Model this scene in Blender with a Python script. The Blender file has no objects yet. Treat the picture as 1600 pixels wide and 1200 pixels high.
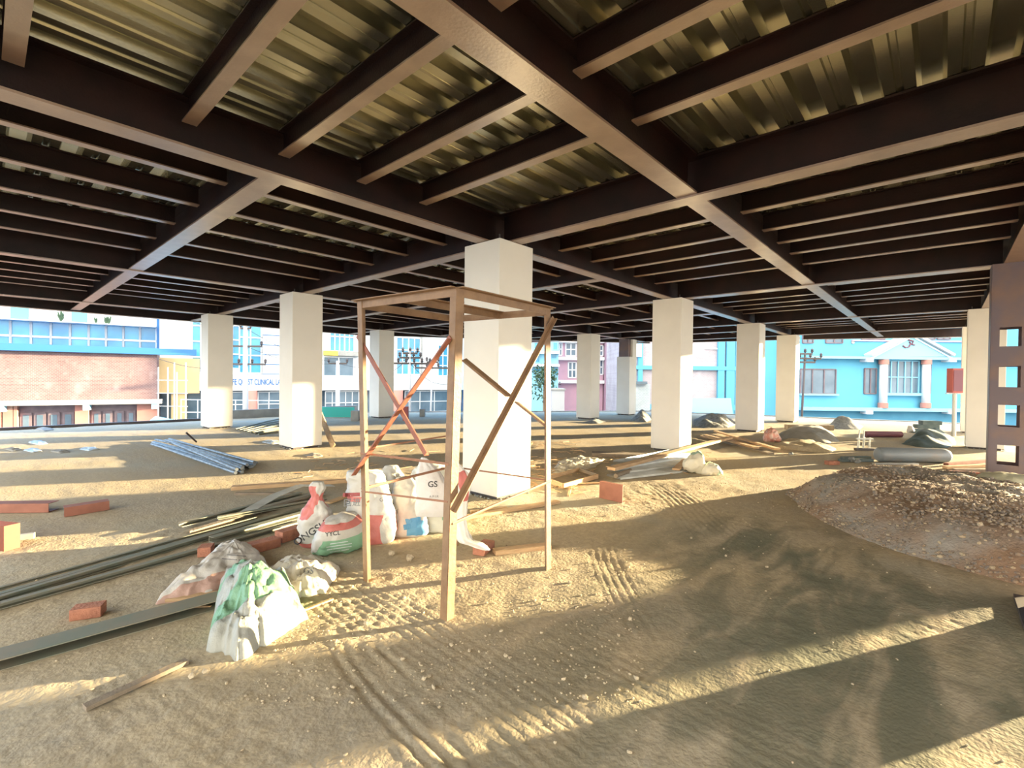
import bpy, bmesh, math, random
import numpy as np
from mathutils import Vector, Matrix, noise
from mathutils.bvhtree import BVHTree
random.seed(7); RNG = np.random.default_rng(7)
S = bpy.context.scene; COL = S.collection

# ------------------------------------------------------------------ camera
EYE = Vector((-4.689, -4.493, 1.55)); FPX = 748.6
PIT, ROL, YAW = 0.0117, 0.0111, 0.7338
_F = Vector((math.cos(YAW), math.sin(YAW), 0)); _R = Vector((math.sin(YAW), -math.cos(YAW), 0)); _U = Vector((0, 0, 1))
FW = _F*math.cos(PIT) - _U*math.sin(PIT); U2 = _U*math.cos(PIT) + _F*math.sin(PIT)
RT = _R*math.cos(ROL) + U2*math.sin(ROL); UP = U2*math.cos(ROL) - _R*math.sin(ROL)
cd = bpy.data.cameras.new('camera'); cam = bpy.data.objects.new('camera', cd); COL.objects.link(cam)
cd.sensor_width = 36; cd.lens = FPX/1600*36; cd.clip_start = .05; cd.clip_end = 400
cam.matrix_world = Matrix(((RT.x, UP.x, -FW.x, EYE.x), (RT.y, UP.y, -FW.y, EYE.y), (RT.z, UP.z, -FW.z, EYE.z), (0, 0, 0, 1)))
S.camera = cam

# ------------------------------------------------------------------ light
S.view_settings.view_transform = 'Standard'; S.view_settings.look = 'None'
S.view_settings.gamma = 1; S.view_settings.use_curve_mapping = False
S.view_settings.exposure = 0.45
SUN_AZ, SUN_EL = math.radians(-28.4), math.radians(5.97)
sl = bpy.data.lights.new('sun', 'SUN'); sun = bpy.data.objects.new('sun', sl); COL.objects.link(sun)
sl.energy = 34; sl.color = (1, .78, .46); sl.angle = math.radians(.6)
sdir = Vector((math.cos(SUN_AZ)*math.cos(SUN_EL), math.sin(SUN_AZ)*math.cos(SUN_EL), math.sin(SUN_EL)))
sun.rotation_euler = sdir.to_track_quat('Z', 'Y').to_euler(); sun.location = (12, -14, 8)
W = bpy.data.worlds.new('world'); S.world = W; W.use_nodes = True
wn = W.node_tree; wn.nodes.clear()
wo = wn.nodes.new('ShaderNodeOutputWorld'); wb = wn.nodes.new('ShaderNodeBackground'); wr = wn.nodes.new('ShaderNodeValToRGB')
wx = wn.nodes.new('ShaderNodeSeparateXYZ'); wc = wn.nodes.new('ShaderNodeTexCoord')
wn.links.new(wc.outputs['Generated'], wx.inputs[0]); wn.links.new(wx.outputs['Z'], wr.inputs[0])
wd = wn.nodes.new('ShaderNodeVectorMath'); wd.operation = 'DOT_PRODUCT'; wd.inputs[1].default_value = (.60, .80, 0)   # blue ahead; cream half behind is added warm fill for the interior
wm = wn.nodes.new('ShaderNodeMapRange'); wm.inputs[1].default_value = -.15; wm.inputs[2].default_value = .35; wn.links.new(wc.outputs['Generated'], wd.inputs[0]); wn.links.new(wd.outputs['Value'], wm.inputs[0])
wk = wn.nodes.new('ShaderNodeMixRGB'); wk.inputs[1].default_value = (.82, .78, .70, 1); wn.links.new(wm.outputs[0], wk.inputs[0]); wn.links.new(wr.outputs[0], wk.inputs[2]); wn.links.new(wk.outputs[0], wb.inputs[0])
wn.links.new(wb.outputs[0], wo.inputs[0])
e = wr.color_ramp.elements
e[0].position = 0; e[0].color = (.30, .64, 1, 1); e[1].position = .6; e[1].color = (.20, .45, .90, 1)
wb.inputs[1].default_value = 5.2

# ------------------------------------------------------------------ helpers
def ray(u, v): return (FW + RT*((u-800)/FPX) - UP*((v-600)/FPX))
def G(u, v, z=0.0):
    d = ray(u, v); return EYE + d*((z-EYE.z)/d.z)
def D(u, v, dep): return EYE + ray(u, v)*dep
ORG = {}
def tag(o, label=None, cat=None, group=None, kind=None):
    if label: o['label'] = label
    if cat: o['category'] = cat
    if group: o['group'] = group
    if kind: o['kind'] = kind
    return o
def thing(name, loc, label, cat, group=None, kind=None):
    o = bpy.data.objects.new(name, None); COL.objects.link(o); o.empty_display_size = .1
    o.location = loc; ORG[o] = Vector(loc); return tag(o, label, cat, group, kind)
class MB:
    def __init__(s): s.v = []; s.f = []; s.uv = None
    def add(s, V, F):
        n = len(s.v); s.v += [tuple(p) for p in V]; s.f += [tuple(i+n for i in f) for f in F]; return s
    def box(s, x0, y0, z0, x1, y1, z1):
        V = [(x, y, z) for z in (z0, z1) for y in (y0, y1) for x in (x0, x1)]
        return s.add(V, [(0, 2, 3, 1), (4, 5, 7, 6), (0, 1, 5, 4), (2, 6, 7, 3), (0, 4, 6, 2), (1, 3, 7, 5)])
    def obox(s, c, ax, ay, az):   # centre + three half-axis vectors
        c = Vector(c); V = [c+ax*i+ay*j+az*k for k in (-1, 1) for j in (-1, 1) for i in (-1, 1)]
        return s.add(V, [(0, 2, 3, 1), (4, 5, 7, 6), (0, 1, 5, 4), (2, 6, 7, 3), (0, 4, 6, 2), (1, 3, 7, 5)])
    def beam(s, p, q, w, h, up=(0, 0, 1), off=(0, 0)):   # rectangular bar from p to q
        p, q = Vector(p), Vector(q); d = (q-p).normalized(); up = Vector(up)
        sd = d.cross(up)
        if sd.length < 1e-4: sd = Vector((1, 0, 0))
        sd.normalize(); u = sd.cross(d).normalized()
        c = (p+q)/2 + sd*off[0] + u*off[1]
        return s.obox(c, d*((q-p).length/2), sd*(w/2), u*(h/2))
    def angle(s, p, q, w, t, a, b):   # L section, flanges along unit vectors a and b
        p, q = Vector(p), Vector(q); a = Vector(a); b = Vector(b); d = (q-p)/2; c = (p+q)/2
        s.obox(c+a*(w/2), d, a*(w/2), b*(t/2)); s.obox(c+b*(w/2), d, b*(w/2), a*(t/2)); return s
    def section(s, p, q, prof, up=(0, 0, 1)):   # closed 2D profile extruded from p to q
        p, q = Vector(p), Vector(q); d = (q-p).normalized(); sd = d.cross(Vector(up)).normalized(); u = sd.cross(d)
        n = len(prof); V = [o+sd*a+u*b for o in (p, q) for a, b in prof]
        F = [(i, (i+1) % n, n+(i+1) % n, n+i) for i in range(n)] + [tuple(range(n))[::-1], tuple(range(n, 2*n))]
        return s.add(V, F)
    def tube(s, pts, r, seg=8, cap=True):
        pts = [Vector(p) for p in pts]; rs = r if isinstance(r, (list, tuple)) else [r]*len(pts)
        V = []; ref = None
        for i, p in enumerate(pts):
            d = (pts[min(i+1, len(pts)-1)]-pts[max(i-1, 0)]).normalized()
            if ref is None:
                ref = d.cross(Vector((0, 0, 1)))
                if ref.length < .05: ref = d.cross(Vector((1, 0, 0)))
            a = (ref - d*ref.dot(d)).normalized(); b = d.cross(a); ref = a
            V += [p+(a*math.cos(t)+b*math.sin(t))*rs[i] for t in [2*math.pi*k/seg for k in range(seg)]]
        F = [(i*seg+k, i*seg+(k+1) % seg, (i+1)*seg+(k+1) % seg, (i+1)*seg+k) for i in range(len(pts)-1) for k in range(seg)]
        if cap: F += [tuple(range(seg))[::-1], tuple((len(pts)-1)*seg+k for k in range(seg))]
        return s.add(V, F)
    def lathe(s, c, prof, seg=24, axis=(0, 0, 1)):
        c = Vector(c); ax = Vector(axis).normalized()
        pts = [c+ax*z for r, z in prof]
        return s.tube(pts, [max(r, 1e-4) for r, z in prof], seg)
    def prism(s, poly, z0, z1):
        n = len(poly); V = [(x, y, z) for z in (z0, z1) for x, y in poly]
        return s.add(V, [(i, (i+1) % n, n+(i+1) % n, n+i) for i in range(n)]+[tuple(range(n))[::-1], tuple(range(n, 2*n))])
    def stone(s, c, r, rng=random):
        V = []; t = (1+5**.5)/2
        base = [(-1, t, 0), (1, t, 0), (-1, -t, 0), (1, -t, 0), (0, -1, t), (0, 1, t), (0, -1, -t), (0, 1, -t), (t, 0, -1), (t, 0, 1), (-t, 0, -1), (-t, 0, 1)]
        a = rng.uniform(0, 6.3); ca, sa = math.cos(a), math.sin(a); sx, sy, sz = rng.uniform(.7, 1.3), rng.uniform(.6, 1), rng.uniform(.5, .85)
        for x, y, z in base:
            k = r/1.9*rng.uniform(.75, 1.15); x, y, z = x*sx*k, y*sy*k, z*sz*k
            V.append((c[0]+x*ca-y*sa, c[1]+x*sa+y*ca, c[2]+z))
        return s.add(V, [(0, 11, 5), (0, 5, 1), (0, 1, 7), (0, 7, 10), (0, 10, 11), (1, 5, 9), (5, 11, 4), (11, 10, 2), (10, 7, 6), (7, 1, 8), (3, 9, 4), (3, 4, 2), (3, 2, 6), (3, 6, 8), (3, 8, 9), (4, 9, 5), (2, 4, 11), (6, 2, 10), (8, 6, 7), (9, 8, 1)])
    def build(s, name, m, parent=None, smooth=False, bevel=0):
        V = np.array(s.v, dtype=np.float64)
        if parent is None:
            org = Vector(((V[:, 0].min()+V[:, 0].max())/2, (V[:, 1].min()+V[:, 1].max())/2, V[:, 2].min()))
        else: org = ORG[parent]
        V = V-np.array(org)
        me = bpy.data.meshes.new(name); me.from_pydata(V.tolist(), [], s.f); me.update()
        bm = bmesh.new(); bm.from_mesh(me); bmesh.ops.recalc_face_normals(bm, faces=bm.faces); bm.to_mesh(me); bm.free()
        if smooth: me.polygons.foreach_set('use_smooth', [True]*len(me.polygons))
        me.materials.append(m)
        o = bpy.data.objects.new(name, me); COL.objects.link(o)
        if parent is None: o.location = org
        else: o.parent = parent
        ORG[o] = org
        if bevel:
            b = o.modifiers.new('bevel', 'BEVEL'); b.width = bevel; b.segments = 2; b.limit_method = 'ANGLE'
        return o
def kids(o): return list(o.children)
def copy_tree(o, loc=None, parent=None):
    c = o.copy(); COL.objects.link(c); c.parent = parent
    if loc is not None: c.location = loc; ORG[c] = Vector(loc)
    for ch in kids(o): copy_tree(ch, None, c)
    return c
def vnoise(x, y, seed=0):
    xi, yi = np.floor(x).astype(np.int64), np.floor(y).astype(np.int64); xf, yf = x-xi, y-yi
    def h(a, b):
        n = (a*374761393 + b*668265263 + seed*982451653) & 0xffffffff
        n = ((n ^ (n >> 13))*1274126177) & 0xffffffff; return ((n ^ (n >> 16)) & 0xffff)/65535.0
    u, v = xf*xf*(3-2*xf), yf*yf*(3-2*yf)
    return (h(xi, yi)*(1-u)+h(xi+1, yi)*u)*(1-v)+(h(xi, yi+1)*(1-u)+h(xi+1, yi+1)*u)*v - .5

# ------------------------------------------------------------------ materials
def mat(name, col, rough=.7, metal=0, col2=None, scale=4, mix=(.4, .65), bump=0, bscale=30, detail=6, trans=0, coords='Object', stretch=None, spec=None):
    m = bpy.data.materials.new(name); m.use_nodes = True; nt = m.node_tree; N = nt.nodes; L = nt.links
    b = N['Principled BSDF']; b.inputs['Base Color'].default_value = (*col, 1); b.inputs['Roughness'].default_value = rough
    b.inputs['Metallic'].default_value = metal
    if spec is not None: b.inputs['Specular IOR Level'].default_value = spec
    if trans: b.inputs['Transmission Weight'].default_value = trans
    tc = N.new('ShaderNodeTexCoord'); out = tc.outputs[coords]
    if stretch:
        mp = N.new('ShaderNodeMapping'); mp.inputs['Scale'].default_value = stretch; L.new(out, mp.inputs[0]); out = mp.outputs[0]
    if col2:
        n = N.new('ShaderNodeTexNoise'); n.inputs['Scale'].default_value = scale; n.inputs['Detail'].default_value = detail
        r = N.new('ShaderNodeValToRGB'); r.color_ramp.elements[0].position = mix[0]; r.color_ramp.elements[1].position = mix[1]
        r.color_ramp.elements[0].color = (*col, 1); r.color_ramp.elements[1].color = (*col2, 1)
        L.new(out, n.inputs[0]); L.new(n.outputs[0], r.inputs[0]); L.new(r.outputs[0], b.inputs['Base Color'])
    if bump:
        n = N.new('ShaderNodeTexNoise'); n.inputs['Scale'].default_value = bscale; n.inputs['Detail'].default_value = 5
        bu = N.new('ShaderNodeBump'); bu.inputs['Strength'].default_value = min(1, bump); bu.inputs['Distance'].default_value = .02
        L.new(out, n.inputs[0]); L.new(n.outputs[0], bu.inputs['Height']); L.new(bu.outputs[0], b.inputs['Normal'])
    return m
def brick_mat(name, c1, c2, mortar, scale=4.0, rot=0.0):
    m = bpy.data.materials.new(name); m.use_nodes = True; nt = m.node_tree; N = nt.nodes; L = nt.links; b = N['Principled BSDF']
    b.inputs['Roughness'].default_value = .9
    tc = N.new('ShaderNodeTexCoord'); mp = N.new('ShaderNodeMapping'); mp.vector_type = 'POINT'
    s = N.new('ShaderNodeSeparateXYZ'); c = N.new('ShaderNodeCombineXYZ'); ro = N.new('ShaderNodeVectorRotate'); ro.rotation_type = 'Z_AXIS'; ro.inputs['Angle'].default_value = rot
    L.new(tc.outputs['Object'], ro.inputs[0]); L.new(ro.outputs[0], s.inputs[0]); L.new(s.outputs['X'], c.inputs['X']); L.new(s.outputs['Z'], c.inputs['Y'])
    br = N.new('ShaderNodeTexBrick'); br.inputs['Scale'].default_value = scale; br.inputs['Color1'].default_value = (*c1, 1); br.inputs['Color2'].default_value = (*c2, 1); br.inputs['Mortar'].default_value = (*mortar, 1)
    br.inputs['Mortar Size'].default_value = .03; L.new(c.outputs[0], br.inputs[0])
    n = N.new('ShaderNodeTexNoise'); n.inputs['Scale'].default_value = .8; L.new(tc.outputs['Object'], n.inputs[0])
    mx = N.new('ShaderNodeMixRGB'); mx.blend_type = 'MULTIPLY'; mx.inputs[0].default_value = .5; L.new(br.outputs[0], mx.inputs[1]); L.new(n.outputs[0], mx.inputs[2])
    mx2 = N.new('ShaderNodeMixRGB'); mx2.inputs[2].default_value = (*mortar, 1); r = N.new('ShaderNodeValToRGB'); r.color_ramp.elements[0].position = .58; r.color_ramp.elements[1].position = 1.0
    n2 = N.new('ShaderNodeTexNoise'); n2.inputs['Scale'].default_value = 1.7; L.new(tc.outputs['Object'], n2.inputs[0]); L.new(n2.outputs[0], r.inputs[0]); L.new(r.outputs[0], mx2.inputs[0]); L.new(mx.outputs[0], mx2.inputs[1]); L.new(mx2.outputs[0], b.inputs['Base Color'])
    return m
M = {}
M['steel'] = mat('red oxide primed steel', (.011, .005, .0045), .5, .0, (.024, .008, .006), 3, (.35, .7), .15, 60, spec=.28)  # web primer darkened to near black, shade put into the colour
M['flange'] = mat('primed flange with painted reflection', (.20, .12, .075), .30, .0, (.29, .19, .13), 5, (.35, .7), .08, 50, spec=1.0)  # bottom flanges coloured lighter than the webs, in place of grazing reflection
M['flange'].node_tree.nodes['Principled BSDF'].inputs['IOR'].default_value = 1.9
M['deck'] = mat('galvanised decking', (.58, .54, .38), .26, .95, (.40, .39, .30), .9, (.35, .6), .03, 60)
M['casing'] = mat('white plastered casing', (.80, .77, .70), .8, 0, (.74, .71, .64), 1.5, (.3, .7), .05, 20)
M['darksteel'] = mat('dark column foot steel', (.06, .05, .05), .6)
M['column steel'] = mat('grey primed column steel', (.13, .10, .115), .5, .1, (.20, .12, .085), 2, (.45, .7), .1, 30)
M['scaffold'] = mat('rusty brown scaffold steel', (.27, .165, .09), .6, .1, (.19, .11, .06), 9, (.4, .7), .15, 50)
M['scaffold red'] = mat('red brown brace steel', (.30, .11, .07), .6, .1, (.22, .08, .05), 9, (.4, .7), .15, 50)
M['rod'] = mat('thin rusty rod', (.30, .15, .09), .7)
M['concrete'] = mat('rough concrete', (.34, .35, .34), .9, 0, (.24, .25, .25), 3, (.3, .7), .3, 25)
M['tube'] = mat('galvanised scaffold tube', (.27, .30, .32), .5, .35, (.15, .17, .18), 12, (.4, .6))
M['bar'] = mat('green grey steel bar', (.20, .215, .165), .6, .2, (.25, .225, .165), 6)
M['paint red'] = mat('primed red brown offcut', (.32, .13, .085), .65, .1, (.25, .10, .065), 7)
M['orange'] = mat('orange red painted steel', (.22, .055, .022), .6, 0, (.18, .045, .02), 6)
M['brick'] = mat('loose red brick', (.42, .18, .11), .9, 0, (.33, .14, .09), 14, (.4, .6), .4, 60)
M['wood'] = mat('pale timber', (.60, .42, .24), .8, 0, (.44, .28, .15), 5, (.3, .7), .3, 40, stretch=(1, 1, 6))
M['dark wood'] = mat('weathered timber', (.26, .21, .15), .85, 0, (.18, .14, .10), 5, (.3, .7), .3, 40)
M['pale'] = mat('pale sheet metal', (.50, .51, .47), .45, .3, (.40, .40, .36), 5)
M['cylinder'] = mat('grey blue gas cylinder', (.20, .235, .26), .5, .1, (.27, .23, .19), 3, (.5, .8), .1, 30)
M['tarp'] = mat('dark green tarpaulin', (.055, .085, .085), .7, 0, (.09, .12, .12), 4, (.4, .6), .4, 12)
M['sand grey'] = mat('grey cement sand', (.30, .29, .26), .95, 0, (.23, .22, .19), 6, (.3, .7), .5, 40)
M['pebble'] = mat('mixed gravel stones', (.34, .26, .18), .9, 0, (.22, .20, .18), 40, (.4, .6))
M['pebble pale'] = mat('pale stones', (.50, .42, .29), .9, 0, (.40, .33, .23), 40, (.4, .6))
M['rubble'] = mat('broken concrete rubble', (.26, .27, .26), .95, 0, (.16, .17, .17), 10, (.4, .6), .3, 30)
M['black'] = mat('black print', (.045, .045, .05), .8)
M['grey print'] = mat('grey print', (.22, .22, .22), .8)
M['cable'] = mat('black cable', (.04, .045, .05), .6)
M['pink plastic'] = mat('pink crumpled plastic', (.72, .33, .25), .6, 0, (.8, .6, .5), 8, (.45, .6), .5, 25)
M['teal'] = mat('teal sheet', (.03, .45, .42), .6)
M['blue drum'] = mat('blue plastic drum', (.03, .22, .62), .5)
M['white paint'] = mat('white render', (.62, .66, .68), .8, 0, (.56, .60, .62), 1, (.3, .7))
M['cyan paint'] = mat('pale cyan render', (.10, .37, .54), .85, 0, (.09, .33, .50), .6, (.3, .7), .05, 8)
M['cyan light'] = mat('cyan trim', (.22, .50, .66), .8)
M['cyan dark'] = mat('deep cyan base wall', (.05, .20, .32), .85, 0, (.06, .23, .35), 1)
M['pink paint'] = mat('pink render', (.48, .30, .38), .85, 0, (.44, .28, .36), 1)
M['pink brick'] = mat('pink pier', (.42, .20, .17), .85, 0, (.38, .18, .15), 1)
M['yellow'] = mat('cream yellow render', (.62, .46, .24), .85, 0, (.56, .42, .22), 1)
M['yellow sign'] = mat('yellow sign band', (.85, .65, .08), .7)
M['glass'] = mat('blue window glass', (.03, .19, .36), .12, 0, (.06, .30, .46), .5, (.35, .65))
M['glass grey'] = mat('grey window glass', (.07, .12, .17), .2, 0, (.12, .18, .24), .8, (.35, .65))
M['glass teal'] = mat('teal glass panel', (.12, .62, .66), .3)
M['mullion'] = mat('white mullion', (.60, .64, .68), .6)
M['gutter'] = mat('blue gutter', (.02, .13, .34), .5)
M['blue letters'] = mat('blue letters', (.02, .12, .36), .6)
M['pole'] = mat('concrete pole', (.42, .44, .46), .9)
M['leaf'] = mat('dark foliage', (.05, .10, .06), .9, 0, (.09, .15, .08), 8)
M['shutter'] = mat('brown shutter', (.14, .11, .13), .8, 0, (.18, .14, .16), 3)
M['red paint'] = mat('dull red paint', (.34, .09, .09), .7)
M['maroon'] = mat('maroon pipe', (.16, .06, .09), .6)
M['asphalt'] = mat('street asphalt', (.10, .11, .12), .95)

# floor: dusty earth with damp dark patches, cement grey patches
def floor_mat():
    m = bpy.data.materials.new('dusty earth floor'); m.use_nodes = True; nt = m.node_tree; N = nt.nodes; L = nt.links; b = N['Principled BSDF']
    b.inputs['Roughness'].default_value = .95; b.inputs['Specular IOR Level'].default_value = .15
    tc = N.new('ShaderNodeTexCoord'); P = tc.outputs['Object']
    def nz(sc, det=6, w=P, dist=0):
        n = N.new('ShaderNodeTexNoise'); n.inputs['Scale'].default_value = sc; n.inputs['Detail'].default_value = det; n.inputs['Distortion'].default_value = dist; L.new(w, n.inputs[0]); return n.outputs[0]
    def ramp(x, a, c, ca, cb):
        r = N.new('ShaderNodeValToRGB'); r.color_ramp.elements[0].position = a; r.color_ramp.elements[1].position = c
        r.color_ramp.elements[0].color = (*ca, 1); r.color_ramp.elements[1].color = (*cb, 1); L.new(x, r.inputs[0]); return r.outputs[0]
    def mx(f, a, c, mode='MIX'):
        n = N.new('ShaderNodeMixRGB'); n.blend_type = mode
        if isinstance(f, float): n.inputs[0].default_value = f
        else: L.new(f, n.inputs[0])
        L.new(a, n.inputs[1])
        if isinstance(c, tuple): n.inputs[2].default_value = (*c, 1)
        else: L.new(c, n.inputs[2])
        return n.outputs[0]
    base = ramp(nz(.7), .35, .68, (.46, .385, .26), (.42, .37, .285))
    fine = ramp(nz(22, 8), .3, .75, (.82, .82, .82), (1.08, 1.06, 1.02))
    c = mx(1.0, base, fine, 'MULTIPLY')
    grey = ramp(nz(.45, 4), .52, .66, (0, 0, 0), (.75, .75, .75)); c = mx(grey, c, (.40, .38, .31))
    # damp stains around the heap
    def blob(px, r0, r1):
        g = G(*px); d = N.new('ShaderNodeVectorMath'); d.operation = 'DISTANCE'; d.inputs[1].default_value = (g.x, g.y, 0); L.new(P, d.inputs[0])
        mr = N.new('ShaderNodeMapRange'); mr.inputs[1].default_value = r1; mr.inputs[2].default_value = r0; mr.inputs[3].default_value = 0; mr.inputs[4].default_value = 1; L.new(d.outputs['Value'], mr.inputs[0]); return mr.outputs[0]
    mp = N.new('ShaderNodeMapping'); mp.inputs['Rotation'].default_value = (0, 0, math.radians(-62)); mp.inputs['Scale'].default_value = (.8, 2.6, 1); L.new(P, mp.inputs[0])
    stn = nz(1.5, 9, mp.outputs[0], .6)
    for px, r0, r1, th in (((1500, 1150), .5, 3.0, .36), ((1180, 850), .1, 1.5, .46), ((1300, 900), .1, 1.6, .46), ((1420, 1000), .1, 1.0, .48), ((1190, 985), .05, .6, .46), ((1330, 1090), .2, .9, .56), ((1000, 930), .1, .7, .58)):
        k = N.new('ShaderNodeMath'); k.operation = 'MULTIPLY'; L.new(blob(px, r0, r1), k.inputs[0]); L.new(ramp(stn, th-.02, th+.16, (0, 0, 0), (.85, .85, .85)), k.inputs[1])
        c = mx(k.outputs[0], c, (.15, .155, .11))
    L.new(c, b.inputs['Base Color'])
    ad = N.new('ShaderNodeMath'); ad.operation = 'ADD'; L.new(nz(45, 8), ad.inputs[0]); L.new(nz(12, 5), ad.inputs[1])
    bu = N.new('ShaderNodeBump'); bu.inputs['Strength'].default_value = .5; bu.inputs['Distance'].default_value = .012; L.new(ad.outputs[0], bu.inputs['Height']); L.new(bu.outputs[0], b.inputs['Normal'])
    return m
M['floor'] = floor_mat()
def earth_mat():
    m = mat('heap earth', (.29, .205, .14), .95, 0, (.31, .29, .255), 1.6, (.45, .62), .8, 30); return m
M['earth'] = earth_mat()

def sack_mat(name, bands, base=(.50, .485, .44), axis='Z', bump=.5, noisew=.05, trans=.0):
    """white woven sack; bands = [(from, to, colour)] along the object's own axis, 0..1 generated"""
    m = bpy.data.materials.new(name); m.use_nodes = True; nt = m.node_tree; N = nt.nodes; L = nt.links; b = N['Principled BSDF']
    b.inputs['Roughness'].default_value = .55
    tc = N.new('ShaderNodeTexCoord'); sp = N.new('ShaderNodeSeparateXYZ')
    nz = N.new('ShaderNodeTexNoise'); nz.inputs['Scale'].default_value = 3; L.new(tc.outputs['Generated'], nz.inputs[0])
    sc = N.new('ShaderNodeVectorMath'); sc.operation = 'SCALE'; sc.inputs['Scale'].default_value = noisew*2; L.new(nz.outputs['Color'], sc.inputs[0])
    ad = N.new('ShaderNodeVectorMath'); ad.operation = 'ADD'; L.new(tc.outputs['Generated'], ad.inputs[0]); L.new(sc.outputs[0], ad.inputs[1]); L.new(ad.outputs[0], sp.inputs[0])
    rgb = N.new('ShaderNodeRGB'); rgb.outputs[0].default_value = (*base, 1); c = rgb.outputs[0]
    for bd in bands:
        lo, hi, col = bd[:3]; ax = bd[3] if len(bd) > 3 else axis
        a1 = N.new('ShaderNodeMath'); a1.operation = 'GREATER_THAN'; a1.inputs[1].default_value = lo+noisew; L.new(sp.outputs[ax], a1.inputs[0])
        a2 = N.new('ShaderNodeMath'); a2.operation = 'LESS_THAN'; a2.inputs[1].default_value = hi+noisew; L.new(sp.outputs[ax], a2.inputs[0])
        mu = N.new('ShaderNodeMath'); mu.operation = 'MULTIPLY'; L.new(a1.outputs[0], mu.inputs[0]); L.new(a2.outputs[0], mu.inputs[1]); f = mu.outputs[0]
        if len(bd) > 4:
            for q, (l2, h2) in bd[4].items():
                b1 = N.new('ShaderNodeMath'); b1.operation = 'GREATER_THAN'; b1.inputs[1].default_value = l2+noisew; L.new(sp.outputs[q], b1.inputs[0])
                b2 = N.new('ShaderNodeMath'); b2.operation = 'LESS_THAN'; b2.inputs[1].default_value = h2+noisew; L.new(sp.outputs[q], b2.inputs[0])
                m1 = N.new('ShaderNodeMath'); m1.operation = 'MULTIPLY'; L.new(b1.outputs[0], m1.inputs[0]); L.new(b2.outputs[0], m1.inputs[1])
                m2 = N.new('ShaderNodeMath'); m2.operation = 'MULTIPLY'; L.new(m1.outputs[0], m2.inputs[0]); L.new(f, m2.inputs[1]); f = m2.outputs[0]
        mx = N.new('ShaderNodeMixRGB'); mx.inputs[2].default_value = (*col, 1); L.new(f, mx.inputs[0]); L.new(c, mx.inputs[1]); c = mx.outputs[0]
    L.new(c, b.inputs['Base Color'])
    n2 = N.new('ShaderNodeTexNoise'); n2.inputs['Scale'].default_value = 14; n2.inputs['Detail'].default_value = 4; L.new(tc.outputs['Object'], n2.inputs[0])
    bu = N.new('ShaderNodeBump'); bu.inputs['Strength'].default_value = bump; bu.inputs['Distance'].default_value = .02; L.new(n2.outputs[0], bu.inputs['Height']); L.new(bu.outputs[0], b.inputs['Normal'])
    if trans:
        tr = N.new('ShaderNodeBsdfTranslucent'); ms = N.new('ShaderNodeMixShader'); ms.inputs[0].default_value = trans
        L.new(c, tr.inputs['Color']); L.new(b.outputs[0], ms.inputs[1]); L.new(tr.outputs[0], ms.inputs[2]); L.new(ms.outputs[0], N['Material Output'].inputs[0])
    return m
RED = (.50, .15, .13); GRN = (.20, .38, .24); BLU = (.10, .30, .50)

# ------------------------------------------------------------------ floor and slab
HS = 3.32            # soffit of the girders
XS = [-5.8, 0, 5.604, 11.396, 16.186]; YS = {-2: -10.4, -1: -5.219, 0: 0, 1: 5.958, 2: 11.519}
OUT = [(-8, -14.6), (-.5, -14.6), (19, -6.1), (20.5, -5.6), (19.6, -2), (18.6, 1.5), (17.3, 6.3), (6.2, 14.3), (-8, 14.3)]   # building outline
def inside(x, y, poly=OUT):
    r = False; n = len(poly)
    for i in range(n):
        (x0, y0), (x1, y1) = poly[i], poly[(i+1) % n]
        if (y0 > y) != (y1 > y) and x < (x1-x0)*(y-y0)/(y1-y0)+x0: r = not r
    return r
o = MB().prism(OUT, -.32, -.03).build('floor_slab', M['concrete']); tag(o, kind='structure')
FPOLY = [(-7.9, -16), (-.5, -16), (19, -7.5), (21, -5.6), (19.9, -2), (18.9, 1.5), (17.6, 6.3), (6.3, 14.2), (-7.9, 14.2)]
def grid_lines(lo, hi, a, b, fine, coarse):
    L = []; x = lo
    while x < hi:
        L.append(x); d = max(a-x, x-b, 0); x += min(coarse, fine+d*.06)
    L.append(hi); return np.array(L)
gx = grid_lines(-7.9, 20.9, -4.6, 1.6, .021, .22); gy = grid_lines(-14.6, 14.2, -5.3, .9, .021, .22)
GX, GY = np.meshgrid(gx, gy, indexing='ij')
def seg_track(px0, px1, width, wl, amp, along=True):
    a, b = G(*px0), G(*px1); d = Vector((b.x-a.x, b.y-a.y)); Ln = d.length; d /= Ln
    s = (GX-a.x)*d.x+(GY-a.y)*d.y; t = -(GX-a.x)*d.y+(GY-a.y)*d.x + .03*np.sin(s*2.1)
    m = np.clip(1-np.abs(t)/width*1.0, 0, 1); m = m*m*(3-2*m); m = np.minimum(1, m*2)*np.clip((s+.2)/.3, 0, 1)*np.clip((Ln+.2-s)/.3, 0, 1)
    w = np.sin((t if along else s+.5*np.abs(t))*2*np.pi/wl)
    return m*(amp*w-amp*.5)
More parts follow.
